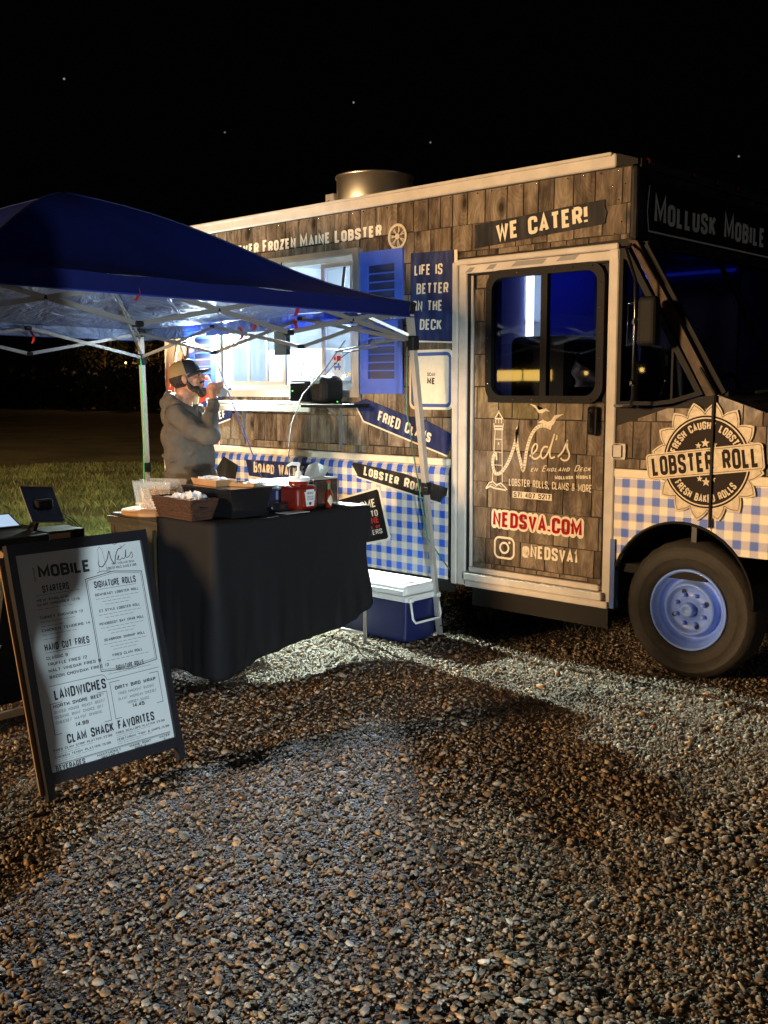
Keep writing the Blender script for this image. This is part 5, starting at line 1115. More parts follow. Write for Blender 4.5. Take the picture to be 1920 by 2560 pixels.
m_ = MB(); crumple(m_, (-2.16, -1.71, T+.10), .13, .06, .045, 3); crumple(m_, (-2.10, -1.70, T+.11), .09, .05, .05, 9); o = m_.build('napkin_pile', 'paper', loc=(-2.16, -1.66, T+.1)); tag(o, 'crumpled white napkins heaped in the wicker basket', 'napkins')
# big black tub with papers and trays
m_ = MB(); frustum(m_, -2.105, -1.455, T, T+.160, .195, .115, .225, .150, 0.0, .008); m_.bbox(-2.336, -1.872, -1.610, -1.300, T+.158, T+.166, .003, 1)
tub = m_.build('black_tub', 'blackgloss', loc=(-2.1, -1.455, T)); tag(tub, 'large black plastic tub with a lid in the middle of the table', 'tub')
m_ = MB(); frustum(m_, -2.17, -1.50, T+.168, T+.205, .120, .060, .135, .070, -.1, .003); o = m_.build('cardboard_tray', 'card', loc=(-2.17, -1.4, T+.168)); tag(o, 'brown cardboard food tray lying on the black tub', 'food tray')
m_ = MB(); crumple(m_, (-2.18, -1.50, T+.195), .12, .055, .03, 5); o = m_.build('crumpled_paper', 'paper', loc=(-2.18, -1.4, T+.195)); tag(o, 'crumpled white paper in the brown cardboard tray', 'paper')
m_ = MB(); frustum(m_, -1.98, -1.42, T+.168, T+.190, .075, .05, .082, .057, .4, .003); o = m_.build('cardboard_tray', 'card', loc=(-1.98, -1.26, T+.168)); tag(o, 'second smaller cardboard tray on the right of the black tub lid', 'food tray')
m_ = MB(); crumple(m_, (-1.96, -1.37, T+.172), .07, .06, .03, 21); o = m_.build('crumpled_foil', 'foil', loc=(-1.96, -1.23, T+.172)); tag(o, 'crumpled grey foil paper on the tub beside the trays', 'foil')
m_ = MB(); m_.bbox(-2.33, -2.05, -1.12, -.82, T+.12, T+.16, .01, 1); m_.grid(lambda u, v: (-2.33+.34*u, -1.28+.42*v, T+.150+.012*math.sin(u*7)*math.sin(v*9)), 10, 10); o = m_.build('lid_stack', 'foil', loc=(-2.2, -.97, T)); 
m_ = MB(); m_.bbox(-2.30, -2.08, -1.1, -.85, T, T+.12, .01, 1); q = m_.build('lower_lids', 'cooler', o); tag(o, 'stack of silver lids on a dark blue bin behind the ketchup', 'lids')
m_ = MB(); m_.bbox(-2.02, -1.95, -1.20, -1.12, T, T+.055, .012, 2); o = m_.build('black_cup', 'blackgloss', loc=(-1.98, -1.16, T)); tag(o, 'small black container between the tub and the ketchup', 'container')
m_ = MB(); m_.bbox(-1.935, -1.835, -1.24, -1.06, T+.0005, T+.003, .0008, 1); o = m_.build('paper_sheet', 'paper', loc=(-1.88, -1.15, T)); tag(o, 'white sheet of paper on the table edge left of the ketchup', 'paper')
m_ = MB(); m_.bbox(-2.10, -1.84, -.70, -.575, T+.0005, T+.003, .0008, 1); o = m_.build('paper_sheet', 'paper', loc=(-1.95, -.64, T)); tag(o, 'white sheet of paper on the right end of the black table', 'paper')
m_ = MB(); m_.bbox(-2.33, -2.27, -1.765, -1.74, T+.0005, T+.003, .0008, 1); o = m_.build('paper_sheet', 'paper', loc=(-2.3, -1.75, T)); tag(o, 'corner of white paper sticking out left under the basket', 'paper')
# ketchup jar
kc = (-1.965, -1.03)
m_ = MB(); m_.bbox(kc[0]-.086, kc[0]+.086, kc[1]-.086, kc[1]+.086, T, T+.152, .036, 5); m_.lathe([(.062, T+.15), (.06, T+.175), (.052, T+.18)], (*kc, 0), n=24)
kj = m_.build('ketchup_jar', 'ketchup', loc=(*kc, T)); tag(kj, 'big square red ketchup jar with a white pump on the table', 'ketchup jar')
m_ = MB(); m_.lathe([(.066, T+.172), (.066, T+.192), (.05, T+.197), (.018, T+.2), (.018, T+.225), (.014, T+.23), (.008, T+.232), (.008, T+.262), (.012, T+.263), (.012, T+.278), (0, T+.28)], (*kc, 0), n=24)
m_.tube([(kc[0], kc[1], T+.27), (kc[0]-.02, kc[1]-.035, T+.275), (kc[0]-.03, kc[1]-.06, T+.262)], [.012, .010, .007], 8); m_.build('pump', 'coolwhite', kj)
d = Deco((kc[0]+.0870, kc[1]+.012, T+.075), (0, 1, 0), (0, 0, 1), (1, 0, 0)); d.fan([(-.030, -.048), (.030, -.048), (.044, .038), (.034, .036), (.030, .050), (-.030, .050), (-.034, .036), (-.044, .038)])
d.build('label', 'paper', kj); d = Deco((kc[0]+.0878, kc[1]+.012, T+.075), (0, 1, 0), (0, 0, 1), (1, 0, 0)); d.text('HEINZ', (-.024, .022), (.024, .022), .014, t=.17); d.text('TOMATO', (-.024, .002), (.024, .002), .010, t=.16); d.text('KETCHUP', (-.026, -.012), (.026, -.012), .010, t=.16); d.fan(circ((0, -.032), .010, 14)); d.build('label_print', 'ink', kj)
# napkin dispenser
m_ = MB(); m_.bbox(-2.13, -1.975, -.88, -.68, T, T+.165, .006, 1); nd = m_.build('napkin_dispenser', 'blackgloss', loc=(-2.05, -.8, T)); tag(nd, 'black box napkin dispenser behind the hot sauce bottle', 'napkin dispenser')
m_ = MB(); m_.bbox(-2.14, -1.97, -.905, -.695, T+.165, T+.173, .002, 1); m_.build('lid', 'alu', nd)
m_ = MB(); m_.box(-1.976, -1.971, -.905, -.898, T+.005, T+.16); m_.box(-1.976, -1.971, -.702, -.695, T+.005, T+.16); m_.build('steel_edge', 'chrome', nd)
m_ = MB(); m_.grid(lambda u, v: (-2.05+.02*math.sin(u*9)*v+.03*v, -.92+.18*u+.02*v, T+.17+(.085+.02*math.sin(u*5))*v), 14, 8, smooth=False); o = m_.build('napkin', 'foil', loc=(-2.05, -.82, T+.17)); tag(o, 'grey green napkin sticking up out of the black dispenser', 'napkin')
# hot sauce
m_ = MB(); m_.lathe([(0, T), (.021, T), (.023, T+.004), (.023, T+.085), (.018, T+.100), (.010, T+.112), (.009, T+.118)], (-1.91, -.835, 0), n=20); hs_ = m_.build('hot_sauce_bottle', 'sauce', loc=(-1.91, -.835, T)); tag(hs_, 'slim hot sauce bottle with green neck and diamond label in front of the napkins', 'bottle')
m_ = MB(); m_.lathe([(.010, T+.112), (.010, T+.145)], (-1.91, -.835, 0), n=14); m_.build('neck_wrap', 'green', hs_)
m_ = MB(); m_.lathe([(.012, T+.145), (.012, T+.163), (0, T+.164)], (-1.91, -.835, 0), n=14); m_.build('cap', 'strap', hs_)
m_ = MB(); v = [(-1.91+.0238*math.cos(a_), -.835+.0238*math.sin(a_), T+.045+z) for a_, z in ((-1.1, 0), (-.3, -.034), (.5, 0), (-.3, .034))]; m_.grid(lambda u, w_: (-1.91+.0238*math.cos(-.3+(u-.5)*1.7*(1-abs(2*w_-1))), -.835+.0238*math.sin(-.3+(u-.5)*1.7*(1-abs(2*w_-1))), T+.045+(w_-.5)*.07), 8, 8); m_.build('label', 'tan', hs_)

# ================================================================== COOLER
c0 = (-2.26, -1.655, -.42, -.12)
ck = MB(); bm_ = bmesh.new(); bmesh.ops.create_cube(bm_, size=1)
for v in bm_.verts:
    t_ = .96 if v.co.z < 0 else 1
    v.co = Vector(((c0[0]+c0[1])/2+v.co.x*(c0[1]-c0[0])*t_, (c0[2]+c0[3])/2+v.co.y*(c0[3]-c0[2])*t_, .135+v.co.z*.27))
bmesh.ops.bevel(bm_, geom=bm_.edges[:], offset=.016, segments=3, affect='EDGES'); ck.bm(bm_, 0, False)
ck = ck.build('cooler', 'cooler', loc=(-1.96, -.27, 0)); tag(ck, 'navy blue cooler with a white lid on the gravel between the table and canopy leg', 'cooler')
m_ = MB(); m_.bbox(c0[0]-.012, c0[1]+.012, c0[2]-.012, c0[3]+.012, .262, .300, .008, 2); m_.bbox(c0[0]-.008, c0[1]+.008, c0[2]-.008, c0[3]+.008, .302, .368, .022, 4); m_.bbox(c0[0]+.05, c0[1]-.05, c0[2]+.04, c0[3]-.04, .362, .373, .004, 1); m_.build('lid', 'coolwhite', ck)
m_ = MB(); m_.bbox(-1.99, -1.66, c0[2]-.022, c0[2]-.008, .305, .34, .004, 1); m_.build('lid_grip', 'coolwhite', ck)
m_ = MB(); m_.tube([(c0[1]+.02, -.40, .275), (c0[1]+.045, -.405, .16), (c0[1]+.050, -.385, .135), (c0[1]+.050, -.155, .135), (c0[1]+.045, -.135, .16), (c0[1]+.02, -.14, .275)], .008, 6); m_.bbox(c0[1]+.0, c0[1]+.035, -.42, -.38, .262, .292, .005, 1); m_.bbox(c0[1]+.0, c0[1]+.035, -.16, -.12, .262, .292, .005, 1); m_.build('handle', 'coolwhite', ck)

# ================================================================== BIN + TUB OF FRIES
bn = MB(); bmc = (-2.68, -1.50)
frustum(bn, bmc[0], bmc[1], .0, .80, .19, .17, .235, .21, .1, .01); bn = bn.build('trash_bin', 'binolive', loc=(*bmc, 0)); tag(bn, 'olive brown trash bin standing behind the left end of the table', 'trash bin')
m_ = MB(); frustum(m_, bmc[0], bmc[1], .79, .83, .245, .22, .25, .225, .1, .02); m_.bbox(bmc[0]-.24, bmc[0]+.24, bmc[1]-.215, bmc[1]+.215, .825, .845, .008, 1); m_.build('rim', 'binolive', bn)
m_ = MB(); m_.bar((-2.45, -1.71, .08), (-2.43, -1.735, .78), .02, .012); m_.bar((-2.82, -1.70, .1), (-2.86, -1.72, .78), .02, .012); m_.build('rib', 'binolive', bn)
m_ = MB(); m_.lathe([(0, .847), (.235, .847), (.24, .855), (.235, .872), (0, .872)], (-2.66, -1.52, 0), n=32); o = m_.build('wooden_board', 'card', loc=(-2.66, -1.52, .85)); tag(o, 'round pale wooden board on top of the trash bin', 'board')
m_ = MB(); frustum(m_, -2.67, -1.52, .874, 1.045, .105, .095, .125, .115, .5, .003); m_.bar((-2.80, -1.57, 1.045), (-2.60, -1.65, 1.045), .014, .008); MT['tubp'] = pr('milky_clear_plastic', (.75, .78, .80), .25); MT['tubp'].node_tree.nodes['Principled BSDF'].inputs['Alpha'].default_value = .16
ft = m_.build('clear_tub', 'tubp', loc=(-2.67, -1.52, .874)); tag(ft, 'clear plastic tub full of fries on the round board', 'tub')
m_ = MB(); rd = random.Random(4)
for i in range(260):
    x = rd.uniform(-.09, .09); y = rd.uniform(-.085, .085); z = rd.uniform(.88, .985); dv = Vector((rd.gauss(0, 1), rd.gauss(0, 1), rd.gauss(0, .8))).normalized()*.03
    c, s_ = math.cos(.5), math.sin(.5); p = Vector((-2.67+x*c-y*s_, -1.52+x*s_+y*c, z)); m_.bar(p-dv, p+dv, .009, .009)
o = m_.build('fries', 'fries', loc=(-2.67, -1.52, .9)); o['kind'] = 'stuff'; o['label'] = 'loose fries filling the clear tub'

# ================================================================== MENU BOARD (A-frame)
MY0, MY1 = -3.235, -2.585
def mp_(y, s, off=0.0):    # s = distance up the slope from the ground ; off = out of the face
    t_ = math.atan2(.255, .98); return (-1.012-math.sin(t_)*s+math.cos(t_)*off, y, math.cos(t_)*s+math.sin(t_)*off)
mb_ = thing('menu_board', 'black framed A-frame menu board with a white printed menu, leaning on the gravel', 'menu board', (-1.1, -2.91, 0))
HT = 1.012
m_ = MB()
for (ya, yb, sa, sb) in ((MY0, MY0+.032, 0, HT), (MY1-.032, MY1, 0, HT), (MY0+.033, MY1-.033, HT-.045, HT), (MY0+.033, MY1-.033, .055, .098)):
    v = [mp_(y, s, o_) for o_ in (-.018, .016) for (y, s) in ((ya, sa), (yb, sa), (yb, sb), (ya, sb))]; m_.add(v, [(3, 2, 1, 0), (4, 5, 6, 7), (0, 1, 5, 4), (1, 2, 6, 5), (2, 3, 7, 6), (3, 0, 4, 7)])
m_.build('frame', 'frame', mb_)
m_ = MB()
v = [mp_(y, s, o_) for o_ in (-.006, .002) for (y, s) in ((MY0+.030, .096), (MY1-.030, .096), (MY1-.030, HT-.043), (MY0+.030, HT-.043))]; m_.add(v, [(3, 2, 1, 0), (4, 5, 6, 7), (0, 1, 5, 4), (1, 2, 6, 5), (2, 3, 7, 6), (3, 0, 4, 7)]); m_.build('menu_panel', 'menu', mb_)
m_ = MB()
for y in (MY0+.012, MY1-.012): m_.bar(mp_(y, HT-.02, -.03), (-1.62, y, .0), .022, .03)
m_.bar((-1.50, MY0+.012, .22), (-1.50, MY1-.012, .22), .022, .03); m_.bar((-1.285, MY0-.004, .93), (-1.03, MY0-.004, .02), .008, .03, up=(0, 1, 0)); m_.build('rear_leg', 'woodleg', mb_)
t_ = math.atan2(.255, .98); uyv = Vector((-math.sin(t_), 0, math.cos(t_)))
PW = (MY1-.030)-(MY0+.030); PH = HT-.043-.096; o0 = Vector(mp_(MY0+.030, .096, .0026))
dk = Deco(o0, (0, 1, 0), uyv, (math.cos(t_), 0, math.sin(t_)))
def mt(s_, x, y, L_, h, t=.19, mi=0, w=.34): dk.text(s_, (x*PW, y*PH), ((x+L_)*PW, y*PH), h*PH, t=t, mi=mi, w=w)
def ln(x0, y0, x1, y1, t=.0016, mi=0): dk.line([(x0*PW, y0*PH), (x1*PW, y1*PH)], t, mi=mi)
mt('MOBILE', .155, .880, .40, .058, t=.22, w=.50)
for i in range(7): mt('MOLLUSK'[i], .118, .868+.0095*i, .016, .008, t=.2, mi=2)
mt('STARTERS', .165, .812, .20, .034)
ln(.11, .803, .44, .803)
y = .785
for s_, L_ in (('NEW ENGLAND', .24), ('CLAM CHOWDER 12/9', .32), (None, .28), (None, 0), ('TURKEY CHOWDER 12', .33), (None, .30), (None, .18), ('CHICKEN TENDERS 14', .37), (None, .30), (None, .16)):
    if s_: mt(s_, .11, y-.011, L_, .0125, t=.17, w=.42)
    elif L_:
        for k in range(int(L_/.045)): ln(.11+k*.045, y-.006, .11+k*.045+.036, y-.006, .0022, 1)
    y -= .020
mt('HAND CUT FRIES', .11, .545, .34, .034); ln(.11, .537, .45, .537)
for i, (s_, L_) in enumerate((('CLASSIC 9', .16), ('TRUFFLE FRIES 12', .30), ('MALT VINEGAR FRIES 9', .40), ('BACON CHOWDAH FRIES 12', .46))): mt(s_, .11, .505-i*.029, L_, .0145, t=.18, w=.42)
dk.line([(.09*PW, .385*PH), (.50*PW, .385*PH), (.53*PW, .372*PH), (.53*PW, .355*PH), (.97*PW, .36*PH)], .0020, r=.01)
# signature rolls frame
fr_ = [(.50, .40), (.73, .385), (.965, .40), (.965, .845), (.73, .865), (.50, .845)]
dk.line([(p[0]*PW, p[1]*PH) for p in fr_], .0032, True); dk.line([(.7325*PW+(p[0]-.7325)*PW*.95, .625*PH+(p[1]-.625)*PH*.965) for p in fr_], .0016, True)
mt('SIGNATURE ROLLS', .56, .795, .345, .034); ln(.58, .787, .90, .787)
y = .768
for s_, L_, nl in (('DOWNEAST LOBSTER ROLL', .36, 3), ('CT STYLE LOBSTER ROLL', .34, 2), ('PENOBSCOT BAY CRAB ROLL', .37, 3), ('SEABROOK SHRIMP ROLL', .34, 3), ('FRIED CLAM ROLL', .25, 1)):
    mt(s_, .735-L_/2, y-.012, L_, .0130, t=.18, w=.42); y -= .023
    for k in range(nl):
        l_ = .36-.07*k-(.03 if k % 2 else 0)
        for q in range(int(l_/.04)): ln(.735-l_/2+q*.04, y-.003, .735-l_/2+q*.04+.032, y-.003, .0022, 1)
        y -= .0155
    y -= .009
mt('SIGNATURE ROLLS', .62, y-.032, .23, .024); y -= .042
for q in range(9): ln(.55+q*.04, y, .55+q*.04+.034, y, .0022, 1)
mt('LANDWICHES', .12, .318, .40, .048)
dk.line([(.17*PW, .305*PH), (.08*PW, .305*PH), (.08*PW, .165*PH), (.13*PW, .165*PH)], .0022); dk.line([(.44*PW, .305*PH), (.515*PW, .305*PH), (.515*PW, .165*PH), (.46*PW, .165*PH)], .0022)
dk.line([(.63*PW, .340*PH), (.55*PW, .340*PH), (.55*PW, .165*PH), (.60*PW, .165*PH)], .0022); dk.line([(.88*PW, .340*PH), (.955*PW, .340*PH), (.955*PW, .190*PH), (.90*PW, .190*PH)], .0022)
mt('NORTH SHORE BEEF*', .10, .283, .39, .0165, t=.2, w=.44)
for i, s_ in enumerate(('sliced house roast beef/', 'sesame bun/ choice of/', 'cheese/ mayo/ onions')): dk.text(s_, (.10*PW, (.258-i*.024)*PH), ((.49-.02*i)*PW, (.258-i*.024)*PH), .018*PH, t=.14, w=.46, small=.75, mi=1)
mt('14.99', .24, .178, .10, .018, t=.22, w=.5)
mt('DIRTY BIRD WRAP', .585, .300, .34, .0175, t=.2, w=.44)
for i, s_ in enumerate(('fried chicken/ bacon/', 'slaw/ american cheese/', 'horsey sauce')): L_ = (.30, .32, .18)[i]; dk.text(s_, ((.755-L_/2)*PW, (.272-i*.026)*PH), ((.755+L_/2)*PW, (.272-i*.026)*PH), .018*PH, t=.14, w=.46, small=.75, mi=1)
mt('14.45', .70, .197, .10, .019, t=.22, w=.5)
mt('CLAM SHACK FAVORITES', .16, .112, .70, .043)
for x0, y0, s_, L_ in ((.05, .092, 'FRIED CLAM STRIP PLATTER..22.99', .45), (.53, .094, 'FRIED SCALLOPS PLATTER..22.99', .41), (.05, .060, 'CHICKEN TENDY PLATTER..15.99', .43), (.53, .062, 'VEGETARIAN "FISH" & CHIPS..15.99', .44)):
    mt(s_, x0, y0, L_, .0105, t=.17, w=.42)
    for k in (1, 2):
        for q in range(6-2*(k-1)): ln(x0+q*.05, y0-.009*k+.003, x0+q*.05+.042, y0-.009*k+.003, .0018, 1)
ln(.04, .034, .97, .036, .0024); ln(.04, .029, .97, .031, .0014)
mt('BEVERAGES', .045, .004, .22, .024); mt('NANTUCKET', .36, .016, .19, .0105, w=.44); mt('NECTAR 3', .39, .003, .14, .0095, w=.44); mt('MAINE ROOT', .62, .017, .18, .0105, w=.44); mt('SODA 3', .66, .004, .09, .0095, w=.44); mt('WATER', .87, .018, .09, .0105, w=.44); mt('2', .905, .005, .015, .0095)
# little logo
def lg(x, y): return ((.60+x)*PW, (.885+y)*PH)
dk.line([lg(.02, -.015), lg(.035, .085)], .0022, mi=1); dk.line([lg(.085, -.015), lg(.07, .085)], .0022, mi=1); dk.line([lg(.03, .088), lg(.052, .105), lg(.075, .088)], .0022, mi=1); dk.line([lg(0, -.018), lg(.04, -.012), lg(.11, -.018)], .004, mi=1)
dk.line(rnd([lg(.03, .04), lg(.02, .015), lg(.05, .005), lg(.10, .04), lg(.125, .085), lg(.13, .04), lg(.155, .01), lg(.17, .05), lg(.20, .085), lg(.235, .088)], .01), .004)
dk.line(rnd([lg(.175, .03), lg(.20, .045), lg(.20, .055), lg(.185, .04), lg(.20, .025), lg(.225, .04), lg(.235, .03), lg(.25, .04), lg(.265, .08), lg(.255, .035), lg(.285, .04), lg(.31, .065), lg(.315, .04), lg(.30, .03)], .008), .003)
mt('NEW ENGLAND DECK', .73, .895, .19, .011, t=.14); mt('LOBSTER ROLLS, CLAMS & MORE', .685, .875, .25, .013, t=.16)
dk.line([lg(.16, .115), lg(.18, .108), lg(.20, .112)], .002); dk.line([lg(.22, .098), lg(.24, .092), lg(.27, .105)], .002)
dk.build('menu_print', ['ink', 'inkl', 'inkb'], mb_)

# ================================================================== TILL TABLE AT THE LEFT
pz = .80
pt_ = thing('till_table', 'black clothed table at the left edge carrying the till', 'table', (-2.75, -2.95, 0))
m_ = MB(); m_.bbox(-3.15, -2.28, -3.85, -2.18, pz-.03, pz, .01, 2); m_.build('table_top', 'black', pt_)
m_ = MB(); m_.grid(lambda u, v: (-2.27+.012*math.sin(u*40)*v, -3.85+1.67*u, pz-.002-(pz-.02)*v), 60, 8); m_.grid(lambda u, v: (-3.15+.88*u, -2.175+.01*math.sin(u*30)*v, pz-.002-(pz-.02)*v), 30, 8); m_.build('table_skirt', 'cloth', pt_)
ts = thing('till_screen', 'black touchscreen till on a slanted stand, seen from behind', 'till', (-2.62, -2.38, pz))
m_ = MB(); ex = Vector((0, .183, -.017)); ez = Vector((.146, -.016, -.172)); c_ = Vector((-2.6, -2.46, 1.073))+ex*.5+ez*.5; hw, hh = ex.length/2, ez.length/2; ex.normalize(); ez = (ez-ex*ez.dot(ex)).normalized(); en = ez.cross(ex).normalized()
def plate(mb, c, ex, ez, en, hw, hh, th): v = [c+ex*a_*hw+ez*b_*hh+en*t_*th for t_ in (-1, 1) for (a_, b_) in ((-1, -1), (1, -1), (1, 1), (-1, 1))]; mb.add(v, [(3, 2, 1, 0), (4, 5, 6, 7), (0, 1, 5, 4), (1, 2, 6, 5), (2, 3, 7, 6), (3, 0, 4, 7)])
plate(m_, c_, ex, ez, en, hw, hh, .009); m_.build('screen', 'blackgloss', ts)
m_ = MB(); plate(m_, c_, ex, ez, en, hw+.003, hh+.003, .0025); m_.build('bezel', 'alu', ts)
m_ = MB(); m_.bar(c_+Vector((.012, -.01, .01)), (-2.50, -2.47, pz+.01), .045, .02); m_.bbox(c_.x-.02, c_.x+.04, c_.y-.05, c_.y+.05, c_.z-.02, c_.z+.03, .01, 1); m_.bbox(-2.60, -2.42, -2.56, -2.38, pz, pz+.012, .004, 1); m_.build('stand', 'black', ts)
m_ = MB()
for k in range(3): m_.tube([c_+Vector((.03, .05+.018*k, -.05)), (-2.56+.01*k, -2.24+.02*k, pz+.09), (-2.50, -2.20+.02*k, pz+.04)], .0025, 5)
m_.build('cables', 'black', ts)
m_ = MB(); m_.bbox(-2.62, -2.40, -2.42, -2.20, pz, pz+.045, .004, 1); cb_ = m_.build('receipt_printer', 'black', loc=(-2.5, -2.3, pz)); tag(cb_, 'low black receipt box with a wooden front beside the till', 'printer')
m_ = MB(); m_.box(-2.400, -2.396, -2.42, -2.29, pz+.004, pz+.032); m_.build('wood_front', 'card', cb_)
m_ = MB(); m_.bbox(-2.60, -2.30, -2.80, -2.46, pz, pz+.05, .006, 1); o = m_.build('cash_drawer', 'black', loc=(-2.45, -2.6, pz)); tag(o, 'flat black cash drawer behind the top of the menu board', 'cash drawer')
m_ = MB(); m_.bbox(-2.42, -2.34, -2.86, -2.70, pz-.10, pz-.03, .004, 1); o = m_.build('cardboard_box', 'card', loc=(-2.38, -2.78, pz-.1)); 
tag(o, 'small brown box at the left frame edge beside the till', 'box')
m_ = MB(); c_ = Vector((-2.55, -2.62, .905)); plate(m_, c_, Vector((0, 1, 0)), Vector((.8, 0, -.35)).normalized(), Vector((.35, 0, .8)).normalized(), .10, .07, .004); tt = m_.build('tablet', 'black', loc=(-2.55, -2.62, pz)); tag(tt, 'tablet with a glowing white screen cut by the left frame edge', 'tablet')
m_ = MB(); plate(m_, c_+Vector((.35, 0, .8)).normalized()*.0046, Vector((0, 1, 0)), Vector((.8, 0, -.35)).normalized(), Vector((.35, 0, .8)).normalized(), .09, .06, .0004); m_.build('screen', 'screenlit', tt)
m_ = MB(); m_.bar((-2.56, -2.64, .80), (-2.57, -2.63, .90), .04, .02); m_.build('stand', 'black', tt)
m_ = MB(); m_.tube([(-1.35, -3.42, .60), (-1.32, -3.33, .612), (-1.27, -3.27, .575)], .008, 6); o = m_.build('rope', 'cord', loc=(-1.3, -3.35, .6)); tag(o, 'tan strap showing left of the menu board frame', 'strap')

# ================================================================== RECEIPT PRINTER + BLACK CASE ON THE SHELF
m_ = MB(); m_.bbox(-2.93, -2.76, -.235, -.04, 1.502, 1.640, .012, 2); pn = m_.build('label_printer', 'black', loc=(-2.85, -.14, 1.5)); tag(pn, 'black ticket printer with green light on the serving shelf', 'printer')
m_ = MB(); m_.bbox(-2.925, -2.765, -.23, -.06, 1.640, 1.652, .004, 1); m_.build('top_cover', 'coolwhite', pn)
m_ = MB(); m_.sphere((-2.89, -.237, 1.575), .004, 1); m_.build('indicator', 'greenled', pn)
m_ = MB(); m_.bbox(-2.745, -2.565, -.235, -.03, 1.489, 1.680, .055, 4); o = m_.build('black_case', 'black', loc=(-2.65, -.13, 1.49)); tag(o, 'rounded black case beside the ticket printer on the shelf', 'case')
m_ = MB(); m_.bbox(-2.555, -2.52, -.14, -.10, 1.487, 1.50, .004, 1); q = m_.build('power_adapter', 'black', loc=(-2.54, -.12, 1.49)); tag(q, 'tiny black power adapter with a green light right of the black case', 'adapter')
m_ = MB(); m_.sphere((-2.537, -.142, 1.502), .004, 1); m_.build('indicator', 'greenled', q)

# ================================================================== PERSON DRINKING
def remesh(name, mb, voxel, mat, parent, smooth=6, base=None):
    me = bpy.data.meshes.new('t'); me.from_pydata(mb.v, [], mb.f); o = bpy.data.objects.new('t', me); COL.objects.link(o)
    r = o.modifiers.new('r', 'REMESH'); r.mode = 'VOXEL'; r.voxel_size = voxel; r.use_smooth_shade = True
    s = o.modifiers.new('s', 'SMOOTH'); s.iterations = smooth; s.factor = .5
    dg = bpy.context.evaluated_depsgraph_get(); dg.update(); ev = o.evaluated_get(dg); m2 = bpy.data.meshes.new_from_object(ev); bpy.data.objects.remove(o)
    m2.name = name; m2.materials.clear(); m2.materials.append(MT[mat]); m2.polygons.foreach_set('use_smooth', np.ones(len(m2.polygons), bool))
    q = bpy.data.objects.new(name, m2); COL.objects.link(q); q.parent = parent; BASE[q.name] = Vector((0, 0, 0)); return q
def chain(mb, pts, rs, sub=2):
    pts = [Vector(p) for p in pts]
    for (a_, c_), (r0, r1) in zip(zip(pts[:-1], pts[1:]), zip(rs[:-1], rs[1:])):
        n = max(1, int((c_-a_).length/(min(r0, r1)*.35)))
        for k in range(n+1): t_ = k/n; mb.sphere(a_.lerp(c_, t_), r0+(r1-r0)*t_, sub if k in (0, n) else 1)
def oval(mb, c, sc, sub=3, rot=None): mb.sphere(c, 1, sub, sc, rot=rot)
ps = thing('person', 'bearded man in grey hoodie and two-tone cap drinking from a clear cup behind the table', 'person', (-3.05, -1.04, 0))
ps.rotation_euler = (0, 0, R(41))
HC = Vector((.02, 0, 1.655))
bd = MB()   # one continuous body: legs, trunk, arms, hands, neck and head
for s_ in (-1, 1): chain(bd, [(0, s_*.09, .92), (.01, s_*.10, .50), (-.02, s_*.10, .10), (.10, s_*.11, .04)], [.085, .055, .042, .035])
oval(bd, (0, 0, 1.0), (.11, .155, .14)); oval(bd, (.02, 0, 1.22), (.105, .15, .2)); oval(bd, (0, 0, 1.40), (.095, .185, .09)); chain(bd, [(-.02, 0, 1.42), (.0, 0, 1.56)], [.07, .06])
hr = Euler((0, R(-14), 0)).to_matrix()
def H(x, y, z): return HC+hr @ Vector((x, y, z))
oval(bd, H(-.015, 0, .035), (.095, .076, .092), rot=hr); oval(bd, H(.03, 0, -.035), (.062, .060, .075), rot=hr); oval(bd, H(.055, 0, -.082), (.030, .034, .028), rot=hr)      # skull, face, chin
chain(bd, [H(.078, 0, .02), H(.104, 0, -.018)], [.010, .014]); oval(bd, H(.080, 0, .036), (.018, .050, .012), rot=hr)                 # nose, brow
for s_ in (-1, 1): oval(bd, H(-.005, s_*.078, -.005), (.019, .008, .030), rot=hr); oval(bd, H(.076, s_*.028, .010), (.010, .014, .008), rot=hr); oval(bd, H(.058, s_*.040, -.022), (.024, .020, .022), rot=hr)
oval(bd, H(.090, 0, -.052), (.012, .024, .006), rot=hr); oval(bd, H(.088, 0, -.064), (.012, .021, .006), rot=hr)
EL = Vector((.225, -.285, 1.30)); WR = Vector((.205, -.095, 1.50)); HD = Vector((.190, -.055, 1.575))
chain(bd, [(0, -.18, 1.42), EL, WR], [.055, .045, .026]); chain(bd, [(0, .18, 1.42), (.02, .26, 1.15), (.13, .20, .98)], [.055, .042, .026])
CUPC = Vector((.190, .01, 1.585)); cdir = Vector((.62, .0, .78)).normalized()   # cup axis: from the mouth up and out
chain(bd, [WR, HD], [.026, .030]); oval(bd, HD+Vector((0, .005, .02)), (.034, .018, .044))
for k in range(4):      # four fingers curl round the cup
    z = 1.552+k*.021; ln_ = (1.0, 1.12, 1.08, .85)[3-k]
    chain(bd, [HD+Vector((.01, .0, z-1.575)), (.232, -.035, z+.012), (.247, .005*ln_, z+.018), (.238, .042*ln_, z+.014), (.215, .058*ln_, z+.008)], [.011, .0105, .010, .009, .008], 1)
chain(bd, [WR+Vector((-.01, .01, .03)), (.160, -.045, 1.575), (.148, -.005, 1.60), (.155, .030, 1.610)], [.013, .012, .011, .009], 1)
lh_ = Vector((.16, .17, .95)); oval(bd, lh_, (.045, .02, .035))
for k in range(4): chain(bd, [lh_+Vector((.02, 0, .025-.017*k)), lh_+Vector((.06, -.012, .022-.018*k)), lh_+Vector((.075, -.035, .018-.017*k))], [.010, .009, .008], 1)
chain(bd, [lh_+Vector((0, -.01, .03)), lh_+Vector((.035, -.03, .035))], [.011, .009], 1)
remesh('body', bd, .0055, 'skin', ps, 3)
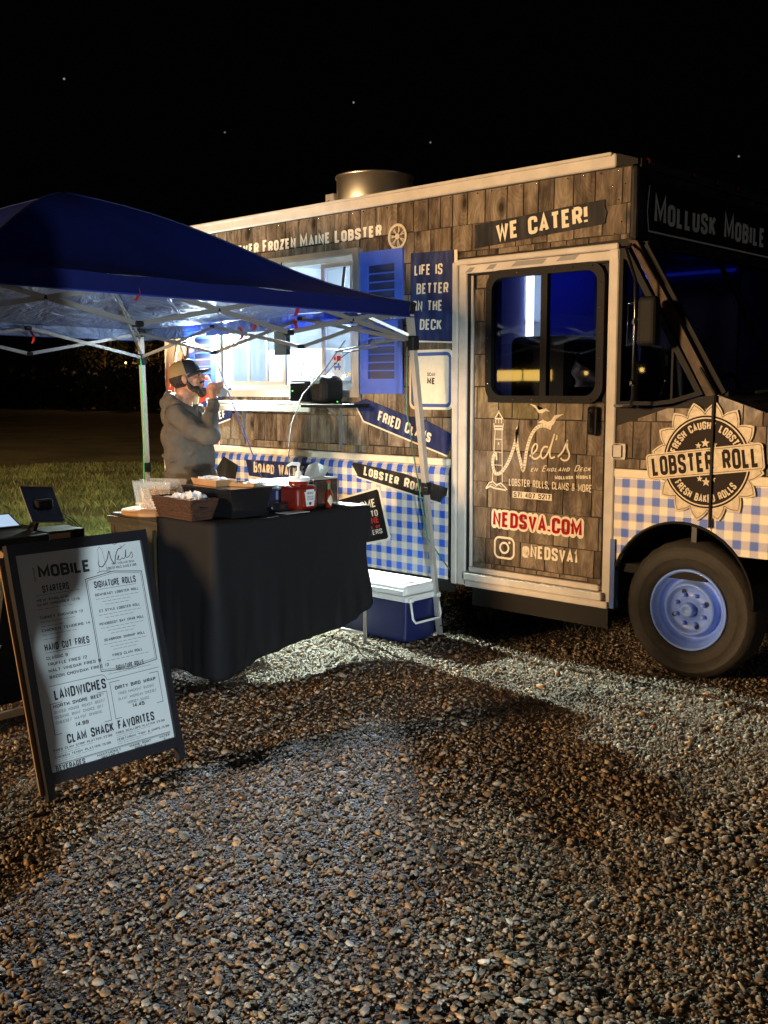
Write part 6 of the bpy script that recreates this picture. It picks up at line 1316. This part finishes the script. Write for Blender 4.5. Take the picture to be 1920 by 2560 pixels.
hd = MB()
oval(hd, (.0, 0, 1.17), (.145, .190, .25)); oval(hd, (-.01, 0, 1.38), (.125, .215, .115)); oval(hd, (.02, 0, 1.02), (.168, .200, .14)); oval(hd, (.05, 0, 1.14), (.140, .175, .22)); oval(hd, (-.02, 0, 1.28), (.145, .20, .14))
chain(hd, [(-.01, -.19, 1.425), (.11, -.27, 1.33), EL], [.078, .074, .066]); chain(hd, [EL, (.20, -.19, 1.40), WR+Vector((0, .0, -.015))], [.066, .058, .045]); chain(hd, [EL, EL+Vector((-.03, -.0, -.01))], [.066, .062])
chain(hd, [(-.01, .19, 1.42), (.02, .28, 1.15), (.13, .20, .99)], [.078, .066, .045])
for k, (z, r_) in enumerate(((1.30, .012), (1.16, .010), (1.05, .010))): chain(hd, [(-.14, -.10, z), (-.06, -.19, z-.03), (.08, -.18, z+.02)], [.01, r_, .008], 1)
chain(hd, [(.09, -.235, 1.37), (.14, -.24, 1.32), (.16, -.22, 1.27)], [.07, .06, .05], 1)
remesh('hoodie', hd, .010, 'hoodie', ps, 5)
hb = MB()
for k in range(36): a_ = 2*math.pi*k/36; hb.sphere((.015+.158*math.cos(a_), .195*math.sin(a_), .955), .024, 1)
for k in range(24): a_ = 2*math.pi*k/24; hb.sphere((.015+.148*math.cos(a_), .185*math.sin(a_), .925), .022, 1)
oval(hb, (0, 0, .94), (.14, .18, .03)); hr2 = remesh('hoodie_rib', hb, .010, 'hoodrib', ps, 4)
hk = MB(); chain(hk, [(.075, -.09, 1.44), (-.03, -.125, 1.49), (-.11, -.06, 1.50), (-.12, 0, 1.50), (-.11, .06, 1.50), (-.03, .125, 1.49), (.075, .09, 1.44)], [.032, .042, .048, .050, .048, .042, .032]); oval(hk, (-.115, 0, 1.42), (.045, .105, .085)); chain(hk, [(.085, -.06, 1.47), (.10, 0, 1.455), (.085, .06, 1.47)], [.030, .032, .030]); chain(hk, [(-.075, -.075, 1.53), (-.105, 0, 1.545), (-.075, .075, 1.53)], [.034, .040, .034]); remesh('hood', hk, .010, 'hoodie', ps, 4)
hc_ = MB(); chain(hc_, [WR+Vector((-.002, -.012, -.035)), WR+Vector((0, 0, -.005))], [.044, .040]); remesh('cuff', hc_, .007, 'hoodrib', ps, 3)
tr = MB(); oval(tr, (0, 0, .90), (.135, .178, .13))
for s_ in (-1, 1): chain(tr, [(0, s_*.09, .86), (.01, s_*.10, .48), (-.02, s_*.10, .09)], [.105, .078, .070])
remesh('trousers', tr, .010, 'trousers', ps, 4)
for s_ in (-1, 1): sh = MB(); oval(sh, (.06, s_*.11, .045), (.145, .05, .045)); oval(sh, (-.02, s_*.105, .07), (.06, .045, .05)); remesh('shoe', sh, .008, 'capblack', ps, 3)
br = MB(); chain(br, [H(.005, -.074, -.015), H(.02, -.066, -.062), H(.058, -.040, -.092), H(.080, 0, -.098), H(.058, .040, -.092), H(.02, .066, -.062), H(.005, .074, -.015)], [.010, .018, .024, .026, .024, .018, .010]); oval(br, H(.066, 0, -.112), (.03, .035, .028), rot=hr); oval(br, H(.040, -.036, -.074), (.032, .026, .024), rot=hr); oval(br, H(.040, .036, -.074), (.032, .026, .024), rot=hr); chain(br, [H(.082, -.03, -.045), H(.096, 0, -.040), H(.082, .03, -.045)], [.009, .010, .009]); remesh('beard', br, .005, 'hair', ps, 2)
hrn = MB(); oval(hrn, H(-.030, 0, .018), (.092, .0795, .075), rot=hr); remesh('hair', hrn, .007, 'hair', ps, 2)
for s_ in (-1, 1): m_ = MB(); m_.sphere(HC+hr @ Vector((.083, s_*.028, .008)), .0085, 1); m_.build('eye', 'capblack', ps, loc=(0, 0, 0))
def capshell(mb, a0, a1, mi=0, g=0): mb.grid(lambda u, v: tuple(H((.108+g)*math.cos(R(a0+(a1-a0)*u))*math.cos(v*1.5)**.75-.012, (.090+g)*math.sin(R(a0+(a1-a0)*u))*math.cos(v*1.5)**.75, .030+(.098+g)*math.sin(v*1.55))), 24, 12)
m_ = MB(); capshell(m_, 75, 285); cap = m_.build('cap', 'captan', ps, loc=(0, 0, 0)); m_ = MB(); capshell(m_, -75, 75, g=.001); m_.build('front_panel', 'capblack', cap, loc=(0, 0, 0))
m_ = MB(); m_.grid(lambda u, v: tuple(H(.082*math.cos(R(-80+160*u))+.085*v*math.cos(R(-80+160*u))**.6 if abs(u-.5) < .49 else .02, .084*math.sin(R(-80+160*u))*(1-.12*v), .038-.012*v-.020*abs(2*u-1)**2)), 20, 6); bm2 = m_.build('brim', 'capblack', cap, loc=(0, 0, 0)); so = bm2.modifiers.new('thickness', 'SOLIDIFY'); so.thickness = .004
m_ = MB(); m_.tube([H(.0, 0, .128), H(0, 0, .134)], [.009, .006], 8); m_.build('button', 'capblack', cap, loc=(0, 0, 0))
m_ = MB(); m_.tube([(.115, -.03, 1.44), (.14, -.035, 1.36)], .004, 5); m_.tube([(.115, .03, 1.44), (.145, .035, 1.34)], .004, 5); m_.build('drawstring', 'coolwhite', ps, loc=(0, 0, 0))
# the cup he holds (its own thing)
Mp = Matrix.Translation((-3.05, -1.04, 0)) @ Matrix.Rotation(R(41), 4, 'Z')
cu = MB(); cu.lathe([(0, 0), (.026, 0), (.036, .10), (.035, .10), (.025, .002)], (0, 0, 0), n=24)
q = Vector((0, 0, -1)).rotation_difference(-cdir.normalized()) ; Mc = Mp @ Matrix.Translation(Vector((.222, -.004, 1.575))) @ Vector((0, 0, 1)).rotation_difference(Vector((-.95, 0, .16)).normalized()).to_matrix().to_4x4() @ Matrix.Translation((0, 0, -.055))
cu.v = [tuple(Mc @ Vector(v)) for v in cu.v]; MT['cupp'] = pr('cup_plastic', (.62, .68, .70), .2, trans=.55, coat=.4)
cup = cu.build('plastic_cup', 'cupp', loc=Mc.translation); tag(cup, 'clear plastic cup of pale yellow drink raised to the mouth', 'cup')
m_ = MB(); m_.lathe([(0, .004), (.025, .004), (.028, .035), (0, .04)], (0, 0, 0), n=18); m_.v = [tuple(Mc @ Vector(v)) for v in m_.v]; m_.build('drink', 'drink', cup)

# work light clipped beside the serving window
wl = MB(); wl.bbox(-4.20, -4.12, -.23, -.15, 1.93, 2.02, .012, 2); wl = wl.build('work_light', 'black', loc=(-4.16, -.05, 1.97)); tag(wl, 'small bright work light fixed to the truck between the shutter and the serving window', 'work light')
m_ = MB(); m_.bbox(-4.118, -4.112, -.225, -.16, 1.94, 2.01, .002, 1); m_.build('lens', 'led', wl); m_ = MB(); m_.bar((-4.16, -.17, 1.97), (-4.16, -.018, 1.90), .02, .01); m_.build('clamp', 'alu', wl)
# unseen bystander added further back; the floodlight throws this shadow onto the menu board
bs = thing('person', 'unseen standing person in a dark coat, added to shadow the menu board', 'person', (4.24, -6.44, 0)); bs.rotation_euler = (0, 0, R(150))
b1 = MB(); chain(b1, [(0, -.09, .92), (.01, -.10, .5), (-.01, -.11, .05)], [.09, .07, .05]); chain(b1, [(0, .09, .92), (.01, .10, .5), (-.01, .11, .05)], [.09, .07, .05]); oval(b1, (0, 0, 1.2), (.10, .15, .33)); chain(b1, [(0, 0, 1.42), (0, 0, 1.55)], [.06, .055])
oval(b1, (.0, 0, 1.67), (.095, .076, .115)); oval(b1, (.10, 0, 1.655), (.018, .014, .022))
for s_ in (-1, 1): chain(b1, [(0, s_*.18, 1.42), (.0, s_*.25, 1.15), (.06, s_*.24, .90)], [.05, .042, .028]); oval(b1, (.07, s_*.24, .83), (.035, .018, .05)); oval(b1, (0, s_*.078, 1.66), (.018, .008, .028)); [chain(b1, [(.06+.014*k, s_*.24, .80), (.065+.014*k, s_*.235, .745)], [.009, .007], 1) for k in range(4)]; chain(b1, [(.095, s_*.235, .84), (.105, s_*.225, .79)], [.010, .008], 1)
remesh('body', b1, .008, 'skin', bs, 3)
b1 = MB(); oval(b1, (0, 0, 1.18), (.14, .20, .28)); oval(b1, (0, 0, 1.38), (.12, .215, .11)); oval(b1, (0, 0, .88), (.14, .19, .16)); oval(b1, (0, 0, .66), (.15, .245, .30)); oval(b1, (0, 0, 1.0), (.15, .26, .34))
for s_ in (-1, 1): chain(b1, [(0, s_*.19, 1.42), (0, s_*.26, 1.15), (.06, s_*.245, .90)], [.075, .062, .045])
remesh('coat', b1, .012, 'capblack', bs, 4)
b1 = MB(); oval(b1, (-.01, 0, 1.71), (.10, .085, .085)); remesh('hair', b1, .010, 'hair', bs, 3)
b1 = MB()
for s_ in (-1, 1): chain(b1, [(0, s_*.09, .85), (.01, s_*.10, .5), (-.01, s_*.11, .08)], [.105, .08, .07]); 
remesh('trousers', b1, .012, 'trousers', bs, 4)
for s_ in (-1, 1): b1 = MB(); oval(b1, (.06, s_*.11, .04), (.14, .05, .04)); remesh('shoe', b1, .01, 'capblack', bs, 2)

# ================================================================== FAR BACKGROUND
def tree(x, y, h, seed, label):
    rd = random.Random(seed); t_ = thing('tree', label, 'tree', (x, y, -.1), 'trees along the far edge of the field')
    m_ = MB(); m_.tube([(x, y, -.1), (x+.1, y, h*.35), (x-.1, y+.1, h*.8)], [.16, .11, .03], 8)
    for k in range(7):
        a_ = rd.uniform(0, 6.28); z = h*rd.uniform(.3, .7); l_ = h*rd.uniform(.15, .3); m_.tube([(x, y, z), (x+l_*math.cos(a_), y+l_*math.sin(a_), z+l_*.7)], [.05, .015], 5)
    m_.build('trunk', 'woodleg', t_); V_ = []; F_ = []
    for k in range(420):
        a_ = rd.uniform(0, 6.28); el = rd.uniform(-.6, 1.4); r_ = rd.uniform(.5, 1)**.5; c_ = Vector((x+h*.30*r_*math.cos(a_)*math.cos(el), y+h*.30*r_*math.sin(a_)*math.cos(el), h*.62+h*.34*r_*math.sin(el)))
        for q in range(3):
            o_ = c_+Vector((rd.gauss(0, .22), rd.gauss(0, .22), rd.gauss(0, .2))); e1 = Vector((rd.gauss(0, 1), rd.gauss(0, 1), rd.gauss(0, 1))).normalized()*.14; e2 = e1.cross(Vector((rd.gauss(0, 1), rd.gauss(0, 1), rd.gauss(0, 1)))).normalized()*.10
            i = len(V_); V_ += [o_-e1, o_+e2, o_+e1, o_-e2]; F_.append((i, i+1, i+2, i+3))
    m_ = MB(); m_.add(V_, F_); m_.build('crown', MT['leaf'], t_)
MT['leaf'] = pr('tree_leaf', (.022, .026, .008), .8, var=.4, vscale=3)
for i, (x, y, h) in enumerate(((-79, 46, 7.5), (-71.5, 46.5, 6.5), (-75.5, 50, 8.5), (-66, 52, 8.0), (-84, 47, 8))):
    tree(x, y, h, 30+i, ('lamp lit tree far left beyond the field', 'lamp lit low tree just left of the canopy leg', 'taller tree behind the lamp lit ones', 'dark tree right of the lamp lit ones', 'dark tree at the far left edge')[i])
lp = thing('street_lamp', 'small distant lamp glowing among the trees across the field', 'street lamp', (-72.6, 44, -.1))
m_ = MB(); m_.tube([(-72.6, 44, -.1), (-72.6, 44, 3.5)], .06, 8); m_.build('post', 'black', lp); m_ = MB(); m_.sphere((-72.6, 44, 3.62), .07, 2); m_.build('bulb', 'bulb', lp)
hd_ = MB(); rd = random.Random(8); V_ = []; F_ = []
for k in range(5200):
    o_ = Vector((rd.uniform(-100, -55), 41+rd.gauss(0, .5), rd.uniform(-.1, 2.9+.35*math.sin(k)))); e1 = Vector((rd.gauss(0, 1), rd.gauss(0, .5), rd.gauss(0, 1))).normalized()*.30; e2 = e1.cross(Vector((rd.gauss(0, .4), 1, rd.gauss(0, .4)))).normalized()*.22; i = len(V_); V_ += [o_-e1, o_+e2, o_+e1, o_-e2]; F_.append((i, i+1, i+2, i+3))
hd_.add(V_, F_); o = hd_.build('hedge', MT['leaf'], loc=(-78, 41, 0)); tag(o, 'long dark hedge along the far edge of the field', 'hedge')
# unseen building behind the camera, added so its glowing panes reflect in the truck
sb = thing('reflection_building', 'unseen low building with a band of glowing panes, added for its reflections', 'building', (-29, -33, 0))
m_ = MB(); m_.box(-37, -21, -36, -31.6, -.1, 3.2); m_.build('wall', 'under', sb)
m_ = MB(); m_.box(-37.3, -20.7, -36.3, -31.3, 3.2, 3.35); m_.build('roof', 'under', sb)
for k in range(9):
    x = -35.8+k*1.52; m_ = MB(); m_.box(x, x+1.42, -31.6, -31.56, 1.85, 2.30); w_ = m_.build('window', 'reflglow', sb)
# unseen string of warm bulbs added behind the camera for its reflections
sl = thing('string_lights', 'unseen string of warm bulbs, added for its reflections', 'string lights', (-14, -16, 0))
for k in range(16):
    x = -37+k*1.25; y = -31.5-.03*k; z = 2.25-.25*math.sin(k/15*math.pi)
    m_ = MB(); m_.sphere((x, y, z), .10, 1); m_.build('bulb', 'bulb', sl)
m_ = MB(); m_.tube([(-37+k*1.25, -31.5-.03*k, 2.36-.25*math.sin(k/15*math.pi)) for k in range(16)], .01, 5); m_.build('wire', 'black', sl)
for x in (-37.6, -17.6): m_ = MB(); m_.tube([(x, -31.7, -.1), (x, -31.7, 2.45)], .05, 8); m_.build('post', 'black', sl)
for o in list(bpy.data.objects):
    if o.type == 'MESH' and o.data and o.name.split('.')[0] in ('door_print',): pass
